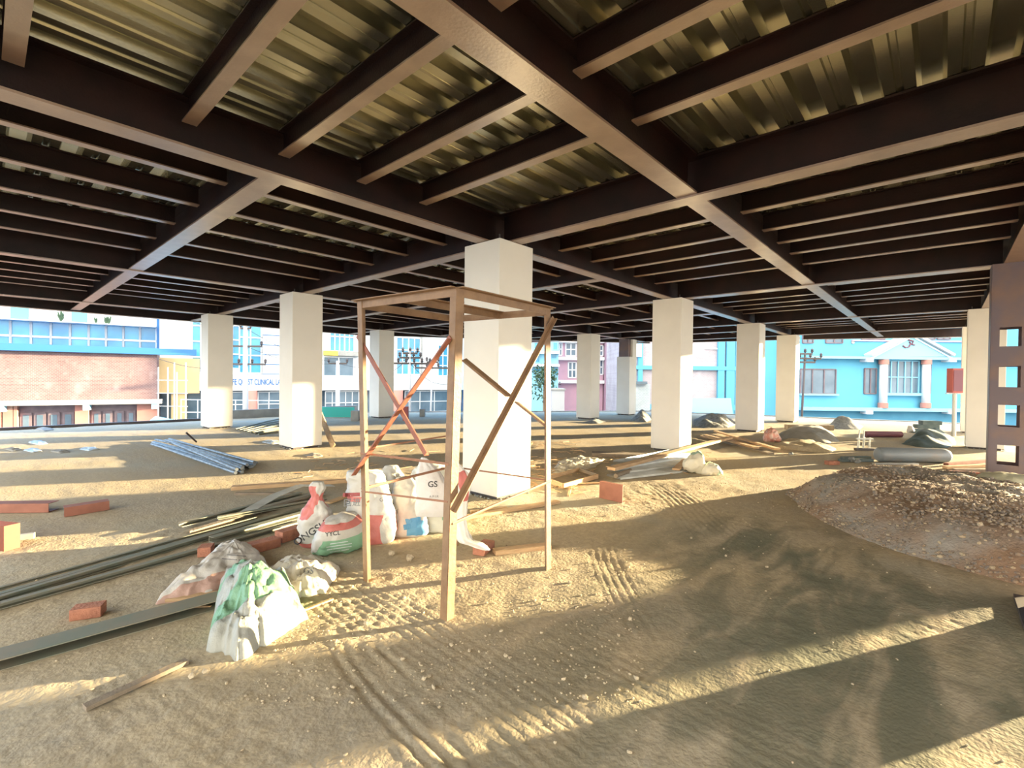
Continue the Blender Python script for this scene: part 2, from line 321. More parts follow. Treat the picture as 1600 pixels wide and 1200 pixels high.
def floor_h():
    Z = .016*vnoise(GX*.9, GY*.9, 1)+.012*vnoise(GX*2.7, GY*2.7, 2)+.007*vnoise(GX*8, GY*8, 3)
    near = np.clip(1-np.maximum(np.maximum(-4.8-GX, GX-2), np.maximum(-5.5-GY, GY-1.2))/2.0, 0, 1)
    ruf = np.clip(vnoise(GX*1.3+5, GY*1.3, 9)*2.2+.45, .12, 1)
    Z += near*ruf*(.009*np.abs(vnoise(GX*17, GY*17, 4))+.006*vnoise(GX*31, GY*31, 5))
    for t in (((540, 1000), (760, 1230), .2, .075, .005), ((470, 870), (900, 1190), .42, .062, .003), ((560, 1010), (800, 1240), .22, .06, .004), ((880, 1000), (1300, 1220), .3, .07, .002),
              ((1000, 730), (1120, 830), .4, .07, .003), ((150, 1060), (420, 1250), .3, .07, .002), ((940, 850), (1010, 1000), .2, .06, .0025)):
        Z += seg_track(*t)
    for x in XS[1:]:
        for j in (-1, 0, 1, 2):
            y = YS[j]; d = np.maximum(np.abs(GX-x), np.abs(GY-y)); Z *= np.clip((d-.25)/.5, .25, 1)
    return Z
GZ = floor_h()
def FH(x, y):
    i = min(max(int(np.searchsorted(gx, x)), 0), len(gx)-1); j = min(max(int(np.searchsorted(gy, y)), 0), len(gy)-1); return float(GZ[i, j])
nx, ny = GX.shape; V = np.stack([GX, GY, GZ], -1).reshape(-1, 3)
idx = np.arange(nx*ny).reshape(nx, ny); quads = np.stack([idx[:-1, :-1], idx[1:, :-1], idx[1:, 1:], idx[:-1, 1:]], -1).reshape(-1, 4)
cx = (GX[:-1, :-1]+GX[1:, 1:]).reshape(-1)/2; cy = (GY[:-1, :-1]+GY[1:, 1:]).reshape(-1)/2
ins = np.zeros(len(cx), bool)
for i in range(len(OUT)):
    (x0, y0), (x1, y1) = OUT[i], OUT[(i+1) % len(OUT)]
    if y0 == y1: continue
    c = (y0 > cy) != (y1 > cy); ins ^= c & (cx < (x1-x0)*(cy-y0)/(y1-y0)+x0)
quads = quads[ins]
me = bpy.data.meshes.new('floor'); me.vertices.add(len(V)); me.vertices.foreach_set('co', V.ravel().astype(np.float32))
me.loops.add(quads.size); me.loops.foreach_set('vertex_index', quads.ravel().astype(np.int32)); me.polygons.add(len(quads))
me.polygons.foreach_set('loop_start', np.arange(0, quads.size, 4, dtype=np.int32)); me.polygons.foreach_set('loop_total', np.full(len(quads), 4, dtype=np.int32))
me.polygons.foreach_set('use_smooth', np.ones(len(quads), bool)); me.update(calc_edges=True); me.materials.append(M['floor'])
o = bpy.data.objects.new('floor', me); COL.objects.link(o); tag(o, kind='structure')
o = MB().box(-90, -60, -4.7, 120, 120, -4.5).build('ground', M['asphalt']); tag(o, kind='structure')
# low kerb along the slab edges
def kerb(n, a, b, h, w, m):
    o = MB().beam((a[0], a[1], h/2-.03), (b[0], b[1], h/2-.03), w, h).build('trim_%d' % n, m); tag(o, kind='structure')
kerb(1, (-8, 14.32), (1.0, 14.32), .10, .12, M['darksteel']); kerb(2, (1.0, 14.3), (6.2, 14.36), .34, .14, M['concrete'])
kerb(3, (6.2, 14.34), (17.3, 6.34), .07, .12, M['concrete']); kerb(4, (17.34, 6.3), (18.64, 1.5), .07, .12, M['concrete']); kerb(5, (18.64, 1.5), (20.5, -5.6), .07, .12, M['concrete'])

# ------------------------------------------------------------------ ceiling decking
def ymax(x):   # north edge
    return 13.9 if x < 6 else max(0.0, 13.9-(x-6)*(13.9-6.0)/(16.9-6)) if x < 16.9 else 6.0-(x-16.9)*4.6
def xmax(y):
    a = (13.0+.91*y)/.41
    if y > -11: a = max(a, 12.0)
    b = 18.3-y*.42; return min(a, b)
def ridge(lo, hi, pitch=.355, off=0):
    L = []; t = lo+off
    while t < hi:
        L += [(t, 0), (t+.07, 0), (t+.08, .014), (t+.11, .014), (t+.12, 0), (t+.19, 0), (t+.215, .07), (t+.33, .07)]; t += pitch
    return [p for p in L if p[0] < hi]
def deck(prof, axis, zb, f0, f1):
    V = []; F = []
    for t, h in prof:
        for e_ in (f0(t), f1(t)):
            for z in (zb+h, zb+.16): V.append((t, e_, z) if axis == 'x' else (e_, t, z))
    for i in range(len(prof)-1):
        a, b = i*4, (i+1)*4
        F += [(a, b, b+2, a+2), (a+1, a+3, b+3, b+1), (a, a+1, b+1, b), (a+2, b+2, b+3, a+3)]
    F += [(0, 2, 3, 1), (len(V)-4, len(V)-3, len(V)-1, len(V)-2)]
    return MB().add(V, F)
o = deck(ridge(-8, 18.1, off=.08), 'x', 3.72, lambda t: 0.0, ymax).build('ceiling', M['deck']); tag(o, kind='structure')
o = deck(ridge(-14.3, -.02, off=.05), 'y', 3.72, lambda t: -8.0, xmax).build('ceiling', M['deck']); tag(o, kind='structure')

# ------------------------------------------------------------------ girders and joists
def ibeam(name, p, q, ztop, zbot, w, tf, label, cat, group, tw=.012):
    p = Vector((*p, 0)); q = Vector((*q, 0)); t = thing(name, ((p+q)/2+Vector((0, 0, zbot))), label, cat, group)
    z = Vector((0, 0, 1)); d = (q-p).normalized()
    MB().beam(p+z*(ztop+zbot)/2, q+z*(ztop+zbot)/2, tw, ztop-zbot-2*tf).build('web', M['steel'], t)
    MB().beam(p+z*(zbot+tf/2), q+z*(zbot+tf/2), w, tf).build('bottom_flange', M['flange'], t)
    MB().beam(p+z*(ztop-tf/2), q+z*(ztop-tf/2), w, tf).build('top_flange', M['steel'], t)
    return t
coln = {1: 'the white column behind the scaffold', 0: 'left'}
XI = [-2.9, 2.8, 8.5, 13.79]
gz = (3.715, HS, .2, .018)
rowname = {0: 'over the column behind the scaffold', 1: 'over the second column from the left', 2: 'near the far left edge', -1: 'over the bare column with holes', -2: 'beyond the right edge'}
for j in (-2, -1, 0, 1, 2):
    y = YS[j]; x1 = {-2: 11.8, -1: 19.4, 0: 17.9, 1: 16.4, 2: 8.8}[j]
    ibeam('steel_girder', (-8, y), (x1, y), *gz, 'deep brown girder running to the right, ' + rowname[j], 'girder', 'girders running to the right')
cross = {-5.8: 'at the left end of the deck', 0: 'over the column behind the scaffold', 5.604: 'over the large column right of the scaffold',
         11.396: 'over the second column right of the scaffold', 16.186: 'over the third column right of the scaffold'}
for x in XS:
    y0 = {-5.8: -14.2, 0: -13.9, 5.604: -10.9, 11.396: -10.9, 16.186: -6.7}[x]; y1 = min(13.8, ymax(x)-.1)
    cuts = [y0]+[q for q in (-10.4, -5.219, 0, 5.958, 11.519) if y0+.5 < q < y1-.5]+[y1]
    for k in range(len(cuts)-1):
        a = cuts[k]+(.1 if k else 0); b = cuts[k+1]-(.1 if k < len(cuts)-2 else 0); w = {-10.4: 'outermost span', -5.219: 'span right of the frame', 0: 'nearest span', 5.958: 'first span behind', 11.519: 'second span behind'}.get(cuts[k+1], 'end span at the '+('far' if cuts[k] > 0 else 'right')+' edge')
        ibeam('steel_girder', (x, a), (x, b), *gz, 'brown girder %s, %s' % (cross[x], w), 'girder', 'girders running to the left')
# intermediate beams without columns
inter = {-2.9: 'the pale diagonal at the left', 2.8: 'behind the scaffold column', 8.5: 'behind the large right column', 13.79: 'behind the far right columns'}
for x in XI:
    for k, (a, b) in enumerate(((.1, 5.86), (6.06, 11.42), (11.62, ymax(x)-.12))):
        if b-a > 1: ibeam('steel_beam', (x, a), (x, b), 3.715, HS+.02, .2, .018, 'intermediate steel beam %s, %s' % (inter[x], ('nearest bay', 'second bay', 'last bay at the edge')[k]), 'beam', 'intermediate beams of the far bays')
ib = [(-5.7, -.1, 'overhead above the photographer'), (.1, 5.5, 'right of the scaffold column, in the first bay'), (5.7, 11.3, 'in the second bay to the right'), (11.5, 16.1, 'in the third bay to the right'), (16.3, 18.9, 'in the last bay by the edge')]
for a, b, w in ib:
    ibeam('steel_beam', (a, -2.61), (b, -2.61), 3.715, HS+.02, .2, .018, 'intermediate steel beam ' + w, 'beam', 'intermediate beams of the near bays')
ordn = ['first', 'second', 'third', 'fourth', 'fifth']
JZ = (3.715, 3.50, .10, .012)
jn = [1.0, 1.95, 2.95, 3.96, 4.95]; xb = [-5.8, -2.9, 0, 2.8, 5.604, 8.5, 11.396, 13.79, 16.186]
halfn = ['left of the pale diagonal beam', 'right of the pale diagonal beam', 'behind the scaffold column', 'left of the large column', 'behind the large column', 'left of the second right column', 'behind the second right column', 'by the far right column']
for r, y0 in enumerate((0, 5.958, 11.519)):
    for k, dy in enumerate(jn):
        y = y0+dy*(.94 if r else 1)
        for h in range(8):
            a, b = xb[h]+.1, xb[h+1]-.1
            if y > ymax(b)-.35: continue
            if r == 2 and k > 1: continue
            ibeam('steel_joist', (a, y), (b, y), *JZ, 'dark joist, %s in the %s bay row, %s' % (ordn[k], ('near', 'middle', 'far')[r], halfn[h]), 'joist', 'roof joists of the far bays', .008)
sx = [[1.25, 2.2, 2.92, 3.68, 4.45], [1.25, 2.13, 2.87, 3.62, 4.5], [1.2, 2.15, 2.95, 3.75, 4.6], [.9, 1.7, 2.5, 3.2, 3.9]]
bayn = ['bay overhead', 'bay right of the scaffold column', 'second bay to the right', 'third bay to the right']
for bi, x0 in enumerate(XS[:4]):
    for k, dx in enumerate(sx[bi]):
        for h, (a, b) in enumerate(((-2.51, -.1), (-5.12, -2.71), (-7.8, -5.32))):
            if xmax(a) < x0+dx+.3: continue
            ibeam('steel_joist', (x0+dx, a), (x0+dx, b), *JZ, 'brown joist, %s from left, %s, %s part' % (ordn[k], bayn[bi], ('left', 'right', 'outer right')[h]), 'joist', 'roof joists of the near bays', .008)
# edge fascia beams
for k, (a, b, w) in enumerate(((( -8, 13.92), (6.0, 13.92), 'along the far left edge'), ((6.05, 13.9), (16.85, 6.05), 'along the slanting far edge'), ((16.95, 5.9), (18.2, .1), 'behind the right columns'), ((18.3, -.1), (20.4, -5.2), 'along the far right edge'))):
    ibeam('edge_beam', a, b, 3.88, HS-.02, .16, .016, 'dark edge beam of the roof deck ' + w, 'beam', 'edge beams')

# ------------------------------------------------------------------ columns
def column(x, y, label, s=.326, notch=False, group='white cased columns'):
    t = thing('column', (x, y, 0), label, 'column', group)
    m = MB(); z1 = HS-.005; z0 = .045
    if notch:
        m.box(x-s, y-s, z0, x+s, y+s, 2.55)
        m.box(x-.05, y-s, 2.55, x+s, y+s, z1)
    else: m.box(x-s, y-s, z0, x+s, y+s, z1)
    m.build('casing', M['casing'], t, bevel=.006)
    c = MB(); c.box(x-s+.05, y-s+.05, -.02, x+s-.05, y+s-.05, .05); c.build('base_plate', M['darksteel'], t)
    if notch: MB().box(x-s+.06, y-s+.1, 2.5, x+s-.1, y+s-.06, z1+.01).build('steel_core', M['column steel'], t)
    b = MB()
    for dx in (-.26, .26):
        for dy in (-.26, .26): b.tube([(x+dx, y+dy, z1-.02), (x+dx, y+dy, z1+.07)], .012, 6)
    b.build('anchor_bolts', M['darksteel'], t)
    mm = MB()
    for k in range(14):
        a = random.uniform(-s, s); sd = random.choice((0, 1)); r = random.uniform(.012, .03)
        mm.stone((x+a, y-s-.01, FH(x+a, y-s)+r*.3) if sd else (x-s-.01, y+a, FH(x-s, y+a)+r*.3), r)
    o = mm.build('mortar_crumbs', M['concrete'], t); o['kind'] = 'stuff'
    return t
column(0, 0, 'nearest square white column, standing right behind the open steel scaffold')
column(0, YS[1], 'square white column left of the scaffold with a board leaning on it')
column(XS[2], 0, 'large square white column right of the scaffold, behind the long pale plank')
column(XS[3], 0, 'square white column behind the pile of boards and pink plastic, second to the right of the scaffold')
column(XS[4], 0, 'slender-looking far square white column left of the pale blue villa')
column(0, YS[2], 'leftmost square white column, near the left edge of the slab')
column(XS[2], YS[2], 'far white column seen through the left side of the scaffold')
column(XS[3], YS[1], 'far white column just right of the scaffold, left of the partly cased one')
column(14.45, 5.95, 'far column with its upper casing missing and dark steel showing', s=.31, notch=True)
column(XS[2], YS[1], 'white column hidden straight behind the nearest one')
column(XS[3], YS[-1], 'tall white column beside the bare column with square holes')
column(XS[4], YS[-1], 'far white column peeking out behind the tall right one')
column(-5.8, YS[-1], 'white column behind the photographer')
column(0, YS[-2], 'white column outside the frame, outer row, left'); column(XS[2], YS[-2], 'white column outside the frame, outer row, middle'); column(XS[3], YS[-2], 'white column outside the frame, outer row, right')
# bare steel column with square openings
def bare_column(x, y, label):
    t = thing('bare_steel_column', (x, y, 0), label, 'column', 'bare steel columns'); y0, y1 = y-.22, y+.22; ya, yb = y-.095, y+.13
    for xx in (x-.22, x+.22):
        m = MB(); hz = [(.36, .65), (.92, 1.24), (1.50, 1.81), (2.10, 2.38)]; zz = -.01
        m.box(xx-.006, y0, -.01, xx+.006, ya, HS); m.box(xx-.006, yb, -.01, xx+.006, y1, HS)
        for a, b in hz+[(HS, HS)]:
            m.box(xx-.006, ya, zz, xx+.006, yb, a); zz = b
        m.build('slotted_plate', M['column steel'], t)
    for yy in (y0, y1): MB().box(x-.214, yy-.006, -.01, x+.214, yy+.006, HS).build('side_plate', M['column steel'], t)
    MB().box(x-.33, y-.33, -.02, x+.33, y+.33, .03).build('base_plate', M['darksteel'], t)
bare_column(5.60, -5.22, 'bare steel box column with a row of square holes at the right edge')
bare_column(0, -5.22, 'bare steel column just outside the frame at the lower right')

# ------------------------------------------------------------------ welded frame scaffold
LF = {'L': ((-2.74, -1.24), (-2.78, -1.19)), 'F': ((-2.71, -2.17), (-2.675, -2.20)), 'R': ((-1.57, -2.13), (-1.60, -2.115)), 'B': ((-1.74, -1.13), (-1.75, -1.12))}
sc = thing('scaffold_frame', (-2.2, -1.67, 0), 'open welded steel angle scaffold frame with crossed braces, in the middle of the floor', 'scaffold')
ZT = 2.12
sgn = {'L': (1, -1), 'F': (1, 1), 'R': (-1, 1), 'B': (-1, -1)}
TP = {}
for k, (a, b) in LF.items():
    p, q = Vector((*a, FH(*a)-.02)), Vector((*b, ZT)); TP[k] = q
    sxx, syy = sgn[k]; MB().angle(p, q, .06, .007, (sxx, 0, 0), (0, syy, 0)).build('leg', M['scaffold'], sc)
def P(k, z, dx=0, dy=0):
    a, b = LF[k]; f = z/ZT; return Vector((a[0]+(b[0]-a[0])*f+dx, a[1]+(b[1]-a[1])*f+dy, z))
def rail(p, q, name='rail', w=.055, mm='scaffold', a=None):
    d = (q-p).normalized(); sd = d.cross(Vector((0, 0, 1))).normalized()
    MB().angle(p, q, w, .006, sd, (0, 0, -1)).build(name, M[mm], sc)
rail(P('L', ZT), P('F', ZT)); rail(P('F', ZT), P('R', ZT)); rail(P('R', ZT), P('B', ZT)); rail(P('B', ZT), P('L', ZT))
rail((P('L', ZT)+P('F', ZT))/2, (P('B', ZT)+P('R', ZT))/2, 'cross_rail'); 
def onplane(u, v, ax, val):
    d = ray(u, v); i = 'xy'.index(ax); return EYE + d*((val-EYE[i])/d[i])
def brace(p, q, mm, w=.045, nrm=(1, 0, 0)):
    d = (q-p).normalized(); n = Vector(nrm); sd = d.cross(n).normalized(); MB().angle(p, q, w, .006, sd, n).build('diagonal_brace', M[mm], sc)
brace(onplane(557, 527, 'x', -2.765), onplane(663, 712, 'x', -2.72), 'scaffold red', .038)
brace(onplane(706, 530, 'x', -2.69), onplane(556, 742, 'x', -2.78), 'scaffold red', .038, (-1, 0, 0))
brace(onplane(866, 498, 'y', -2.15), onplane(708, 800, 'y', -2.21), 'scaffold', .032, (0, -1, 0))
brace(onplane(724, 562, 'y', -1.14), onplane(795, 620, 'y', -1.6), 'scaffold', .04, (0, 1, 0))
brace(onplane(806, 627, 'y', -1.7), onplane(858, 668, 'y', -2.10), 'scaffold', .04, (0, 1, 0))
def rod(p, q, r=.007): MB().tube([p, q], r, 6).build('tie_rod', M['rod'], sc)
rod(P('L', .97), P('F', 1.0, 0, .02), .009); rod(P('F', .76, 0, .02), P('L', .68)); rod(P('L', .70), P('B', .73), .011); rod(P('F', .62, .02), P('R', .72), .010); rod(P('R', .72), P('B', .72)); rod(P('L', 1.0), P('B', 1.02), .007)
# ------------------------------------------------------------------ prop builders
Zv = Vector((0, 0, 1))
def gp(u, v, z=0.0):
    g = G(u, v, 0); return Vector((g.x, g.y, FH(g.x, g.y)+z))
def fn3(p, s, o=0): return noise.noise(Vector((p.x*s+o, p.y*s+o*1.7, p.z*s-o)))
def sack(name, label, pts, A, B, m, seed=0, amp=.02, ref=None, group=None, cat='sack', power=2.4, parent=None, seg=56, sub=8):
    """closed crumpled bag around a spine: half widths A across the view, B along it"""
    n = len(pts); pts = [Vector(p) for p in pts]
    def cr(a, t):
        i = min(int(t), n-2); f = t-i; g = lambda k: a[min(max(k, 0), n-1)]
        p0, p1, p2, p3 = g(i-1), g(i), g(i+1), g(i+2)
        return .5*((2*p1)+(p2-p0)*f+(2*p0-5*p1+4*p2-p3)*f*f+(3*p1-p0-3*p2+p3)*f**3)
    V = []; R_ = (n-1)*sub+1; rx = ref[0] if ref else _R; ry = ref[1] if ref else _F
    for k in range(R_):
        t = k/sub; c = cr(pts, t); a = max(cr(A, t), .004); b = max(cr(B, t), .004)
        for j in range(seg):
            th = 2*math.pi*j/seg; ct, st = math.cos(th), math.sin(th)
            p = c + rx*(a*math.copysign(abs(ct)**(2/power), ct)) + ry*(b*math.copysign(abs(st)**(2/power), st))
            d = (p-c).normalized() if (p-c).length > 1e-5 else Zv
            r = min(a, b); q = min(1, r/.08)
            w = amp*q*(1.1*(.35-abs(fn3(p, 7, seed)))+.8*(.3-abs(fn3(p, 15, seed+3)))+.3*fn3(p, 30, seed+5))
            dd = noise.voronoi(Vector((p.x*7+seed, p.y*7, p.z*7)))[0]; w += amp*q*(min(.6, dd[1]-dd[0])*1.3-.35)
            w += .10*r*math.sin(9*th+seed+4*fn3(p, 5, seed))*(1-q)*1.5
            p = p+d*w
            if p.z < .004: p.z = .004+.002*fn3(p, 20)
            V.append(p)
    F = [(k*seg+j, k*seg+(j+1) % seg, (k+1)*seg+(j+1) % seg, (k+1)*seg+j) for k in range(R_-1) for j in range(seg)]
    V.append(pts[0]); V.append(pts[-1]); c0, c1 = len(V)-2, len(V)-1
    F += [(c0, (j+1) % seg, j) for j in range(seg)]+[(c1, (R_-1)*seg+j, (R_-1)*seg+(j+1) % seg) for j in range(seg)]
    o = MB().add(V, F).build(name, m, parent, smooth=True)
    if parent is None: tag(o, label, cat, group)
    return o
def crumple(name, label, outline, apex, h, m, seed=0, amp=.03, pw=1.0, cat='sack', group=None, base=.012, nr=34, na=120, ridges=7):
    """crumpled sheet lying as a pointed mound: outline = floor pixels, apex = floor pixel under the peak"""
    P0 = [gp(*q) for q in outline]; ap = gp(*apex); n = len(P0); V = []
    for i in range(nr+1):
        r = i/nr
        for j in range(na):
            t = j/na*n; k = int(t); f = t-k; a, b = P0[k % n], P0[(k+1) % n]; f2 = f*f*(3-2*f)*.5+f*.5
            e_ = a.lerp(b, f2); jj = 1+.10*noise.noise(Vector((j*.21, seed, 0)))
            p = ap.lerp(e_, r*jj); z = h*max(0, 1-r)**pw
            ang = 2*math.pi*j/na
            z += amp*(1-abs(2*r-1)**3)*(.95-2.4*abs(noise.noise(Vector((p.x*3.6+seed, p.y*3.6, z*3))))-.9*abs(noise.noise(Vector((p.x*11+seed, p.y*11+3, z*6))))+.12*abs(math.sin(ridges*ang/2+seed+6*fn3(p, 3, seed)))) + amp*.6*(.3-abs(fn3(p, 22, seed)))*(.3+r*.7)
            dd = noise.voronoi(Vector((p.x*5.5+seed, p.y*5.5, h*9*(1-r))))[0]; z += amp*(1-abs(2*r-1)**4)*(min(.7, dd[1]-dd[0])*1.6-.5)
            p.z = max(FH(p.x, p.y)+.004, FH(p.x, p.y)+z+base*(r < .97))
            V.append(p)
    F = [(i*na+j, i*na+(j+1) % na, (i+1)*na+(j+1) % na, (i+1)*na+j) for i in range(nr) for j in range(na)]
    bz = len(V); V += [Vector((v.x, v.y, v.z-.006)) for v in V[nr*na:(nr+1)*na]]; F += [(nr*na+j, nr*na+(j+1) % na, bz+(j+1) % na, bz+j) for j in range(na)]
    F.append(tuple(bz+j for j in range(na)))
    o = MB().add(V, F).build(name, m, None, smooth=True); return tag(o, label, cat, group)
def heap(name, label, poly, h, w, m, res=.04, nz=((3, .05), (9, .02)), cat='heap', tops=(), seed=0, parent=None, flat=.9):
    """earth heap: height grows from the outline (floor pixels or points)"""
    P0 = [gp(*q) if len(q) == 2 else Vector(q) for q in poly]; n = len(P0); xs = [p.x for p in P0]; ys = [p.y for p in P0]
    X = np.arange(min(xs)-res, max(xs)+res*2, res); Y = np.arange(min(ys)-res, max(ys)+res*2, res); GXX, GYY = np.meshgrid(X, Y, indexing='ij')
    ds = np.full(GXX.shape, 1e9); ins_ = np.zeros(GXX.shape, bool)
    for i in range(n):
        a, b = P0[i], P0[(i+1) % n]; dx, dy = b.x-a.x, b.y-a.y; L2 = dx*dx+dy*dy+1e-9
        t = np.clip(((GXX-a.x)*dx+(GYY-a.y)*dy)/L2, 0, 1); ds = np.minimum(ds, np.hypot(GXX-a.x-t*dx, GYY-a.y-t*dy))
        c = (a.y > GYY) != (b.y > GYY); ins_ ^= c & (GXX < dx*(GYY-a.y)/(dy if abs(dy) > 1e-9 else 1e-9)+a.x)
    e_ = np.clip(ds/w, 0, 1); Zh = h*np.sin(e_*np.pi/2)**flat
    for tu, tv, th_, tr in tops:
        g = G(tu, tv); Zh = Zh+th_*np.exp(-((GXX-g.x)**2+(GYY-g.y)**2)/tr**2)*np.clip(e_*2, 0, 1)
    for f, a in nz: Zh = Zh+a*vnoise(GXX*f+seed, GYY*f, 11+seed)*2*np.clip(e_*3, 0, 1)
    FZ = np.array([[FH(x, y) for y in Y] for x in X]); Zt = np.where(ins_, FZ+np.maximum(Zh, .004), FZ-.03)
    nx_, ny_ = GXX.shape; idx_ = np.arange(nx_*ny_).reshape(nx_, ny_)
    keep = (ins_[:-1, :-1] | ins_[1:, :-1] | ins_[1:, 1:] | ins_[:-1, 1:])
    q = np.stack([idx_[:-1, :-1], idx_[1:, :-1], idx_[1:, 1:], idx_[:-1, 1:]], -1)[keep]
    used_, inv = np.unique(q.ravel(), return_inverse=True); V = np.stack([GXX, GYY, Zt], -1).reshape(-1, 3)[used_]
    o = MB().add([tuple(v) for v in V], [tuple(f) for f in inv.reshape(-1, 4)]).build(name, m, parent, smooth=True)
    for p in o.data.polygons: pass
    if parent is None: tag(o, label, cat)
    def hz(x, y):
        i = int(np.clip(round((x-X[0])/res), 0, nx_-1)); j = int(np.clip(round((y-Y[0])/res), 0, ny_-1)); return float(Zt[i, j]), bool(ins_[i, j])
    return o, hz
def text_mesh(s, size, depth=0.0):
    cu = bpy.data.curves.new('t', 'FONT'); cu.body = s; cu.size = size; cu.extrude = depth; cu.offset = size*.012; cu.align_x = 'CENTER'; cu.align_y = 'CENTER'
    ob = bpy.data.objects.new('t', cu); COL.objects.link(ob); dg = bpy.context.evaluated_depsgraph_get(); dg.update()
    me = bpy.data.meshes.new_from_object(ob.evaluated_get(dg)); bpy.data.objects.remove(ob); bpy.data.curves.remove(cu)
    V = [v.co.copy() for v in me.vertices]; F = [tuple(p.vertices) for p in me.polygons]; bpy.data.meshes.remove(me); return V, F
def decal(parent, V2, F, u, v, roll, m, name='lettering', flip=False):
    """print shapes (metres, flat) onto the surface of a sack, centred where the line of sight (u,v) meets it"""
    me = parent.data; mw = Matrix.Translation(ORG[parent]); bvh = BVHTree.FromPolygons([mw @ x.co for x in me.vertices], [tuple(p.vertices) for p in me.polygons])
    dr = ray(u, v).normalized(); hit, nrm, _, dist = bvh.ray_cast(EYE, dr)
    if hit is None: print('decal missed', name, u, v); return None
    rt = dr.cross(Zv).normalized(); up = rt.cross(dr); cr_, sr = math.cos(roll), math.sin(roll); out = []
    for p in V2:
        x, y = p.x*cr_-p.y*sr, p.x*sr+p.y*cr_; q0 = hit+rt*x+up*y-dr*.6; h2, n2, _, d2 = bvh.ray_cast(q0, dr, 1.4)
        out.append((h2 if h2 is not None and abs(d2-.6) < .12 else hit+rt*x+up*y)-dr*.004)
    return MB().add(out, F).build(name, m, parent)
def grid_rect(w, h, nx_=8, ny_=5, cx=0, cy=0):
    V = [Vector((cx+(i/nx_-.5)*w, cy+(j/ny_-.5)*h, 0)) for i in range(nx_+1) for j in range(ny_+1)]
    return V, [(i*(ny_+1)+j, (i+1)*(ny_+1)+j, (i+1)*(ny_+1)+j+1, i*(ny_+1)+j+1) for i in range(nx_) for j in range(ny_)]
def merge(parts):
    V = []; F = []
    for v, f in parts: n = len(V); V += v; F += [tuple(i+n for i in t) for t in f]
    return V, F
def lines_print(w, n, gap, th, cy=0, seed=1):
    r = random.Random(seed); return merge([grid_rect(w*r.uniform(.6, 1), th, 6, 1, 0, cy-i*gap) for i in range(n)])

# ------------------------------------------------------------------ sacks around the scaffold
SG = 'crumpled printed sacks around the scaffold'
K = lambda u, v, dep, z: Vector((D(u, v, dep).x, D(u, v, dep).y, z))
def up_sack(name, label, u, v, wpx, hpx, mt, seed, depth_ratio=.6, lean=(0, 0), prof=None, amp=.022, group=SG):
    g = G(u, v); dep = (g-EYE).dot(_F); k = dep/748; hh = hpx*k; ww = wpx*k/2; prof = prof or [(.0, .8), (.06, .96), (.3, 1.05), (.6, .95), (.85, .7), (1, .35)]
    c = g+_F*(ww*depth_ratio)
    pts = [Vector((c.x, c.y, 0))+Zv*(hh*t)+_R*(lean[0]*k*t*t)+_F*(lean[1]*t) for t, r in prof]
    return sack(name, label, pts, [ww*r for t, r in prof], [ww*depth_ratio*(r*.9+.1 if t < .9 else r) for t, r in prof], mt, seed, amp, group=group)
m1 = sack_mat('sack red stripe', [(.30, .62, RED, 'Y', {'Z': (.45, .95)}), (.0, .10, RED, 'Z')])
b1 = up_sack('cement_sack', 'small tied white sack with red stripe and black letters, leftmost of the standing group', 486, 860, 52, 104, m1, 2, .7, (2, 0),
             [(0, .55), (.08, .85), (.3, 1.0), (.5, .9), (.68, .45), (.76, .30), (.84, .38), (.94, .46), (1, .3)], .03)
decal(b1, *text_mesh('ONGSH', .085), 485, 833, math.radians(30), M['black'])
m2 = sack_mat('sack green bottom red top', [(.0, .48, GRN, 'Z', {'X': (.05, .8)}), (.70, .86, RED, 'Z')], noisew=.03)
g = G(522, 866); pts = [K(492, 866, 4.22, .05), K(500, 850, 4.24, .10), K(515, 850, 4.25, .15), K(545, 850, 4.30, .16), K(565, 850, 4.36, .13), K(577, 850, 4.42, .08)]
b2 = sack('cement_sack', 'plump sack lying flat, green lower half and red upper band, left of the scaffold leg', pts, [.05, .10, .15, .16, .12, .04], [.08, .16, .22, .23, .18, .06], m2, 5, .022, ref=(Zv, _F), group=SG)
decal(b2, *lines_print(.22, 4, .022, .006), 530, 848, .05, M['white paint'], 'print_lines'); decal(b2, *text_mesh('YYCL', .05), 520, 834, .05, M['black'])
m3 = sack_mat('sack red band side', [(.60, .67, RED, 'Z', {'Y': (.45, 1)}), (.10, .28, RED, 'Y', {'Z': (.0, .42)})], noisew=.02)
b3 = up_sack('cement_sack', 'tall open topped white sack with red band and square characters, behind the left scaffold leg', 574, 853, 74, 112, m3, 8, .55, (-14, .05),
             [(0, .8), (.06, 1.02), (.3, 1.08), (.55, .95), (.8, .85), (.95, .82), (1, .74)], .026)
decal(b3, *grid_rect(.15, .035, 8, 2), 549, 773, -.03, M['red paint'], 'red_band'); decal(b3, *text_mesh('回进', .075), 550, 786, -.03, M['grey print']); decal(b3, *text_mesh('G', .05), 596, 781, 0, M['grey print'])
m8 = sack_mat('plain grey sack', [], (.50, .50, .46))  # grey is the sack's own colour
up_sack('cement_sack', 'grey sack with frayed top poking up behind the others', 606, 826, 54, 96, m8, 12, .6, (0, 0), None, .03)
m4 = sack_mat('sack blue patch', [(.05, .30, BLU, 'Z', {'X': (.28, .8)})], noisew=.05)
b4 = up_sack('cement_sack', 'white sack with a bright blue printed patch near its base', 634, 841, 64, 92, m4, 15, .6, (-6, 0), [(0, .9), (.07, 1.05), (.3, 1.0), (.6, .8), (.85, .6), (1, .4)])
decal(b4, *merge([grid_rect(.14, .05, 8, 4), grid_rect(.10, .05, 8, 4, .05, .045)]), 642, 822, .15, mat('blue print', (.08, .27, .48), .6), 'blue_patch'); decal(b4, *text_mesh('LY', .06), 618, 800, .2, M['grey print'])
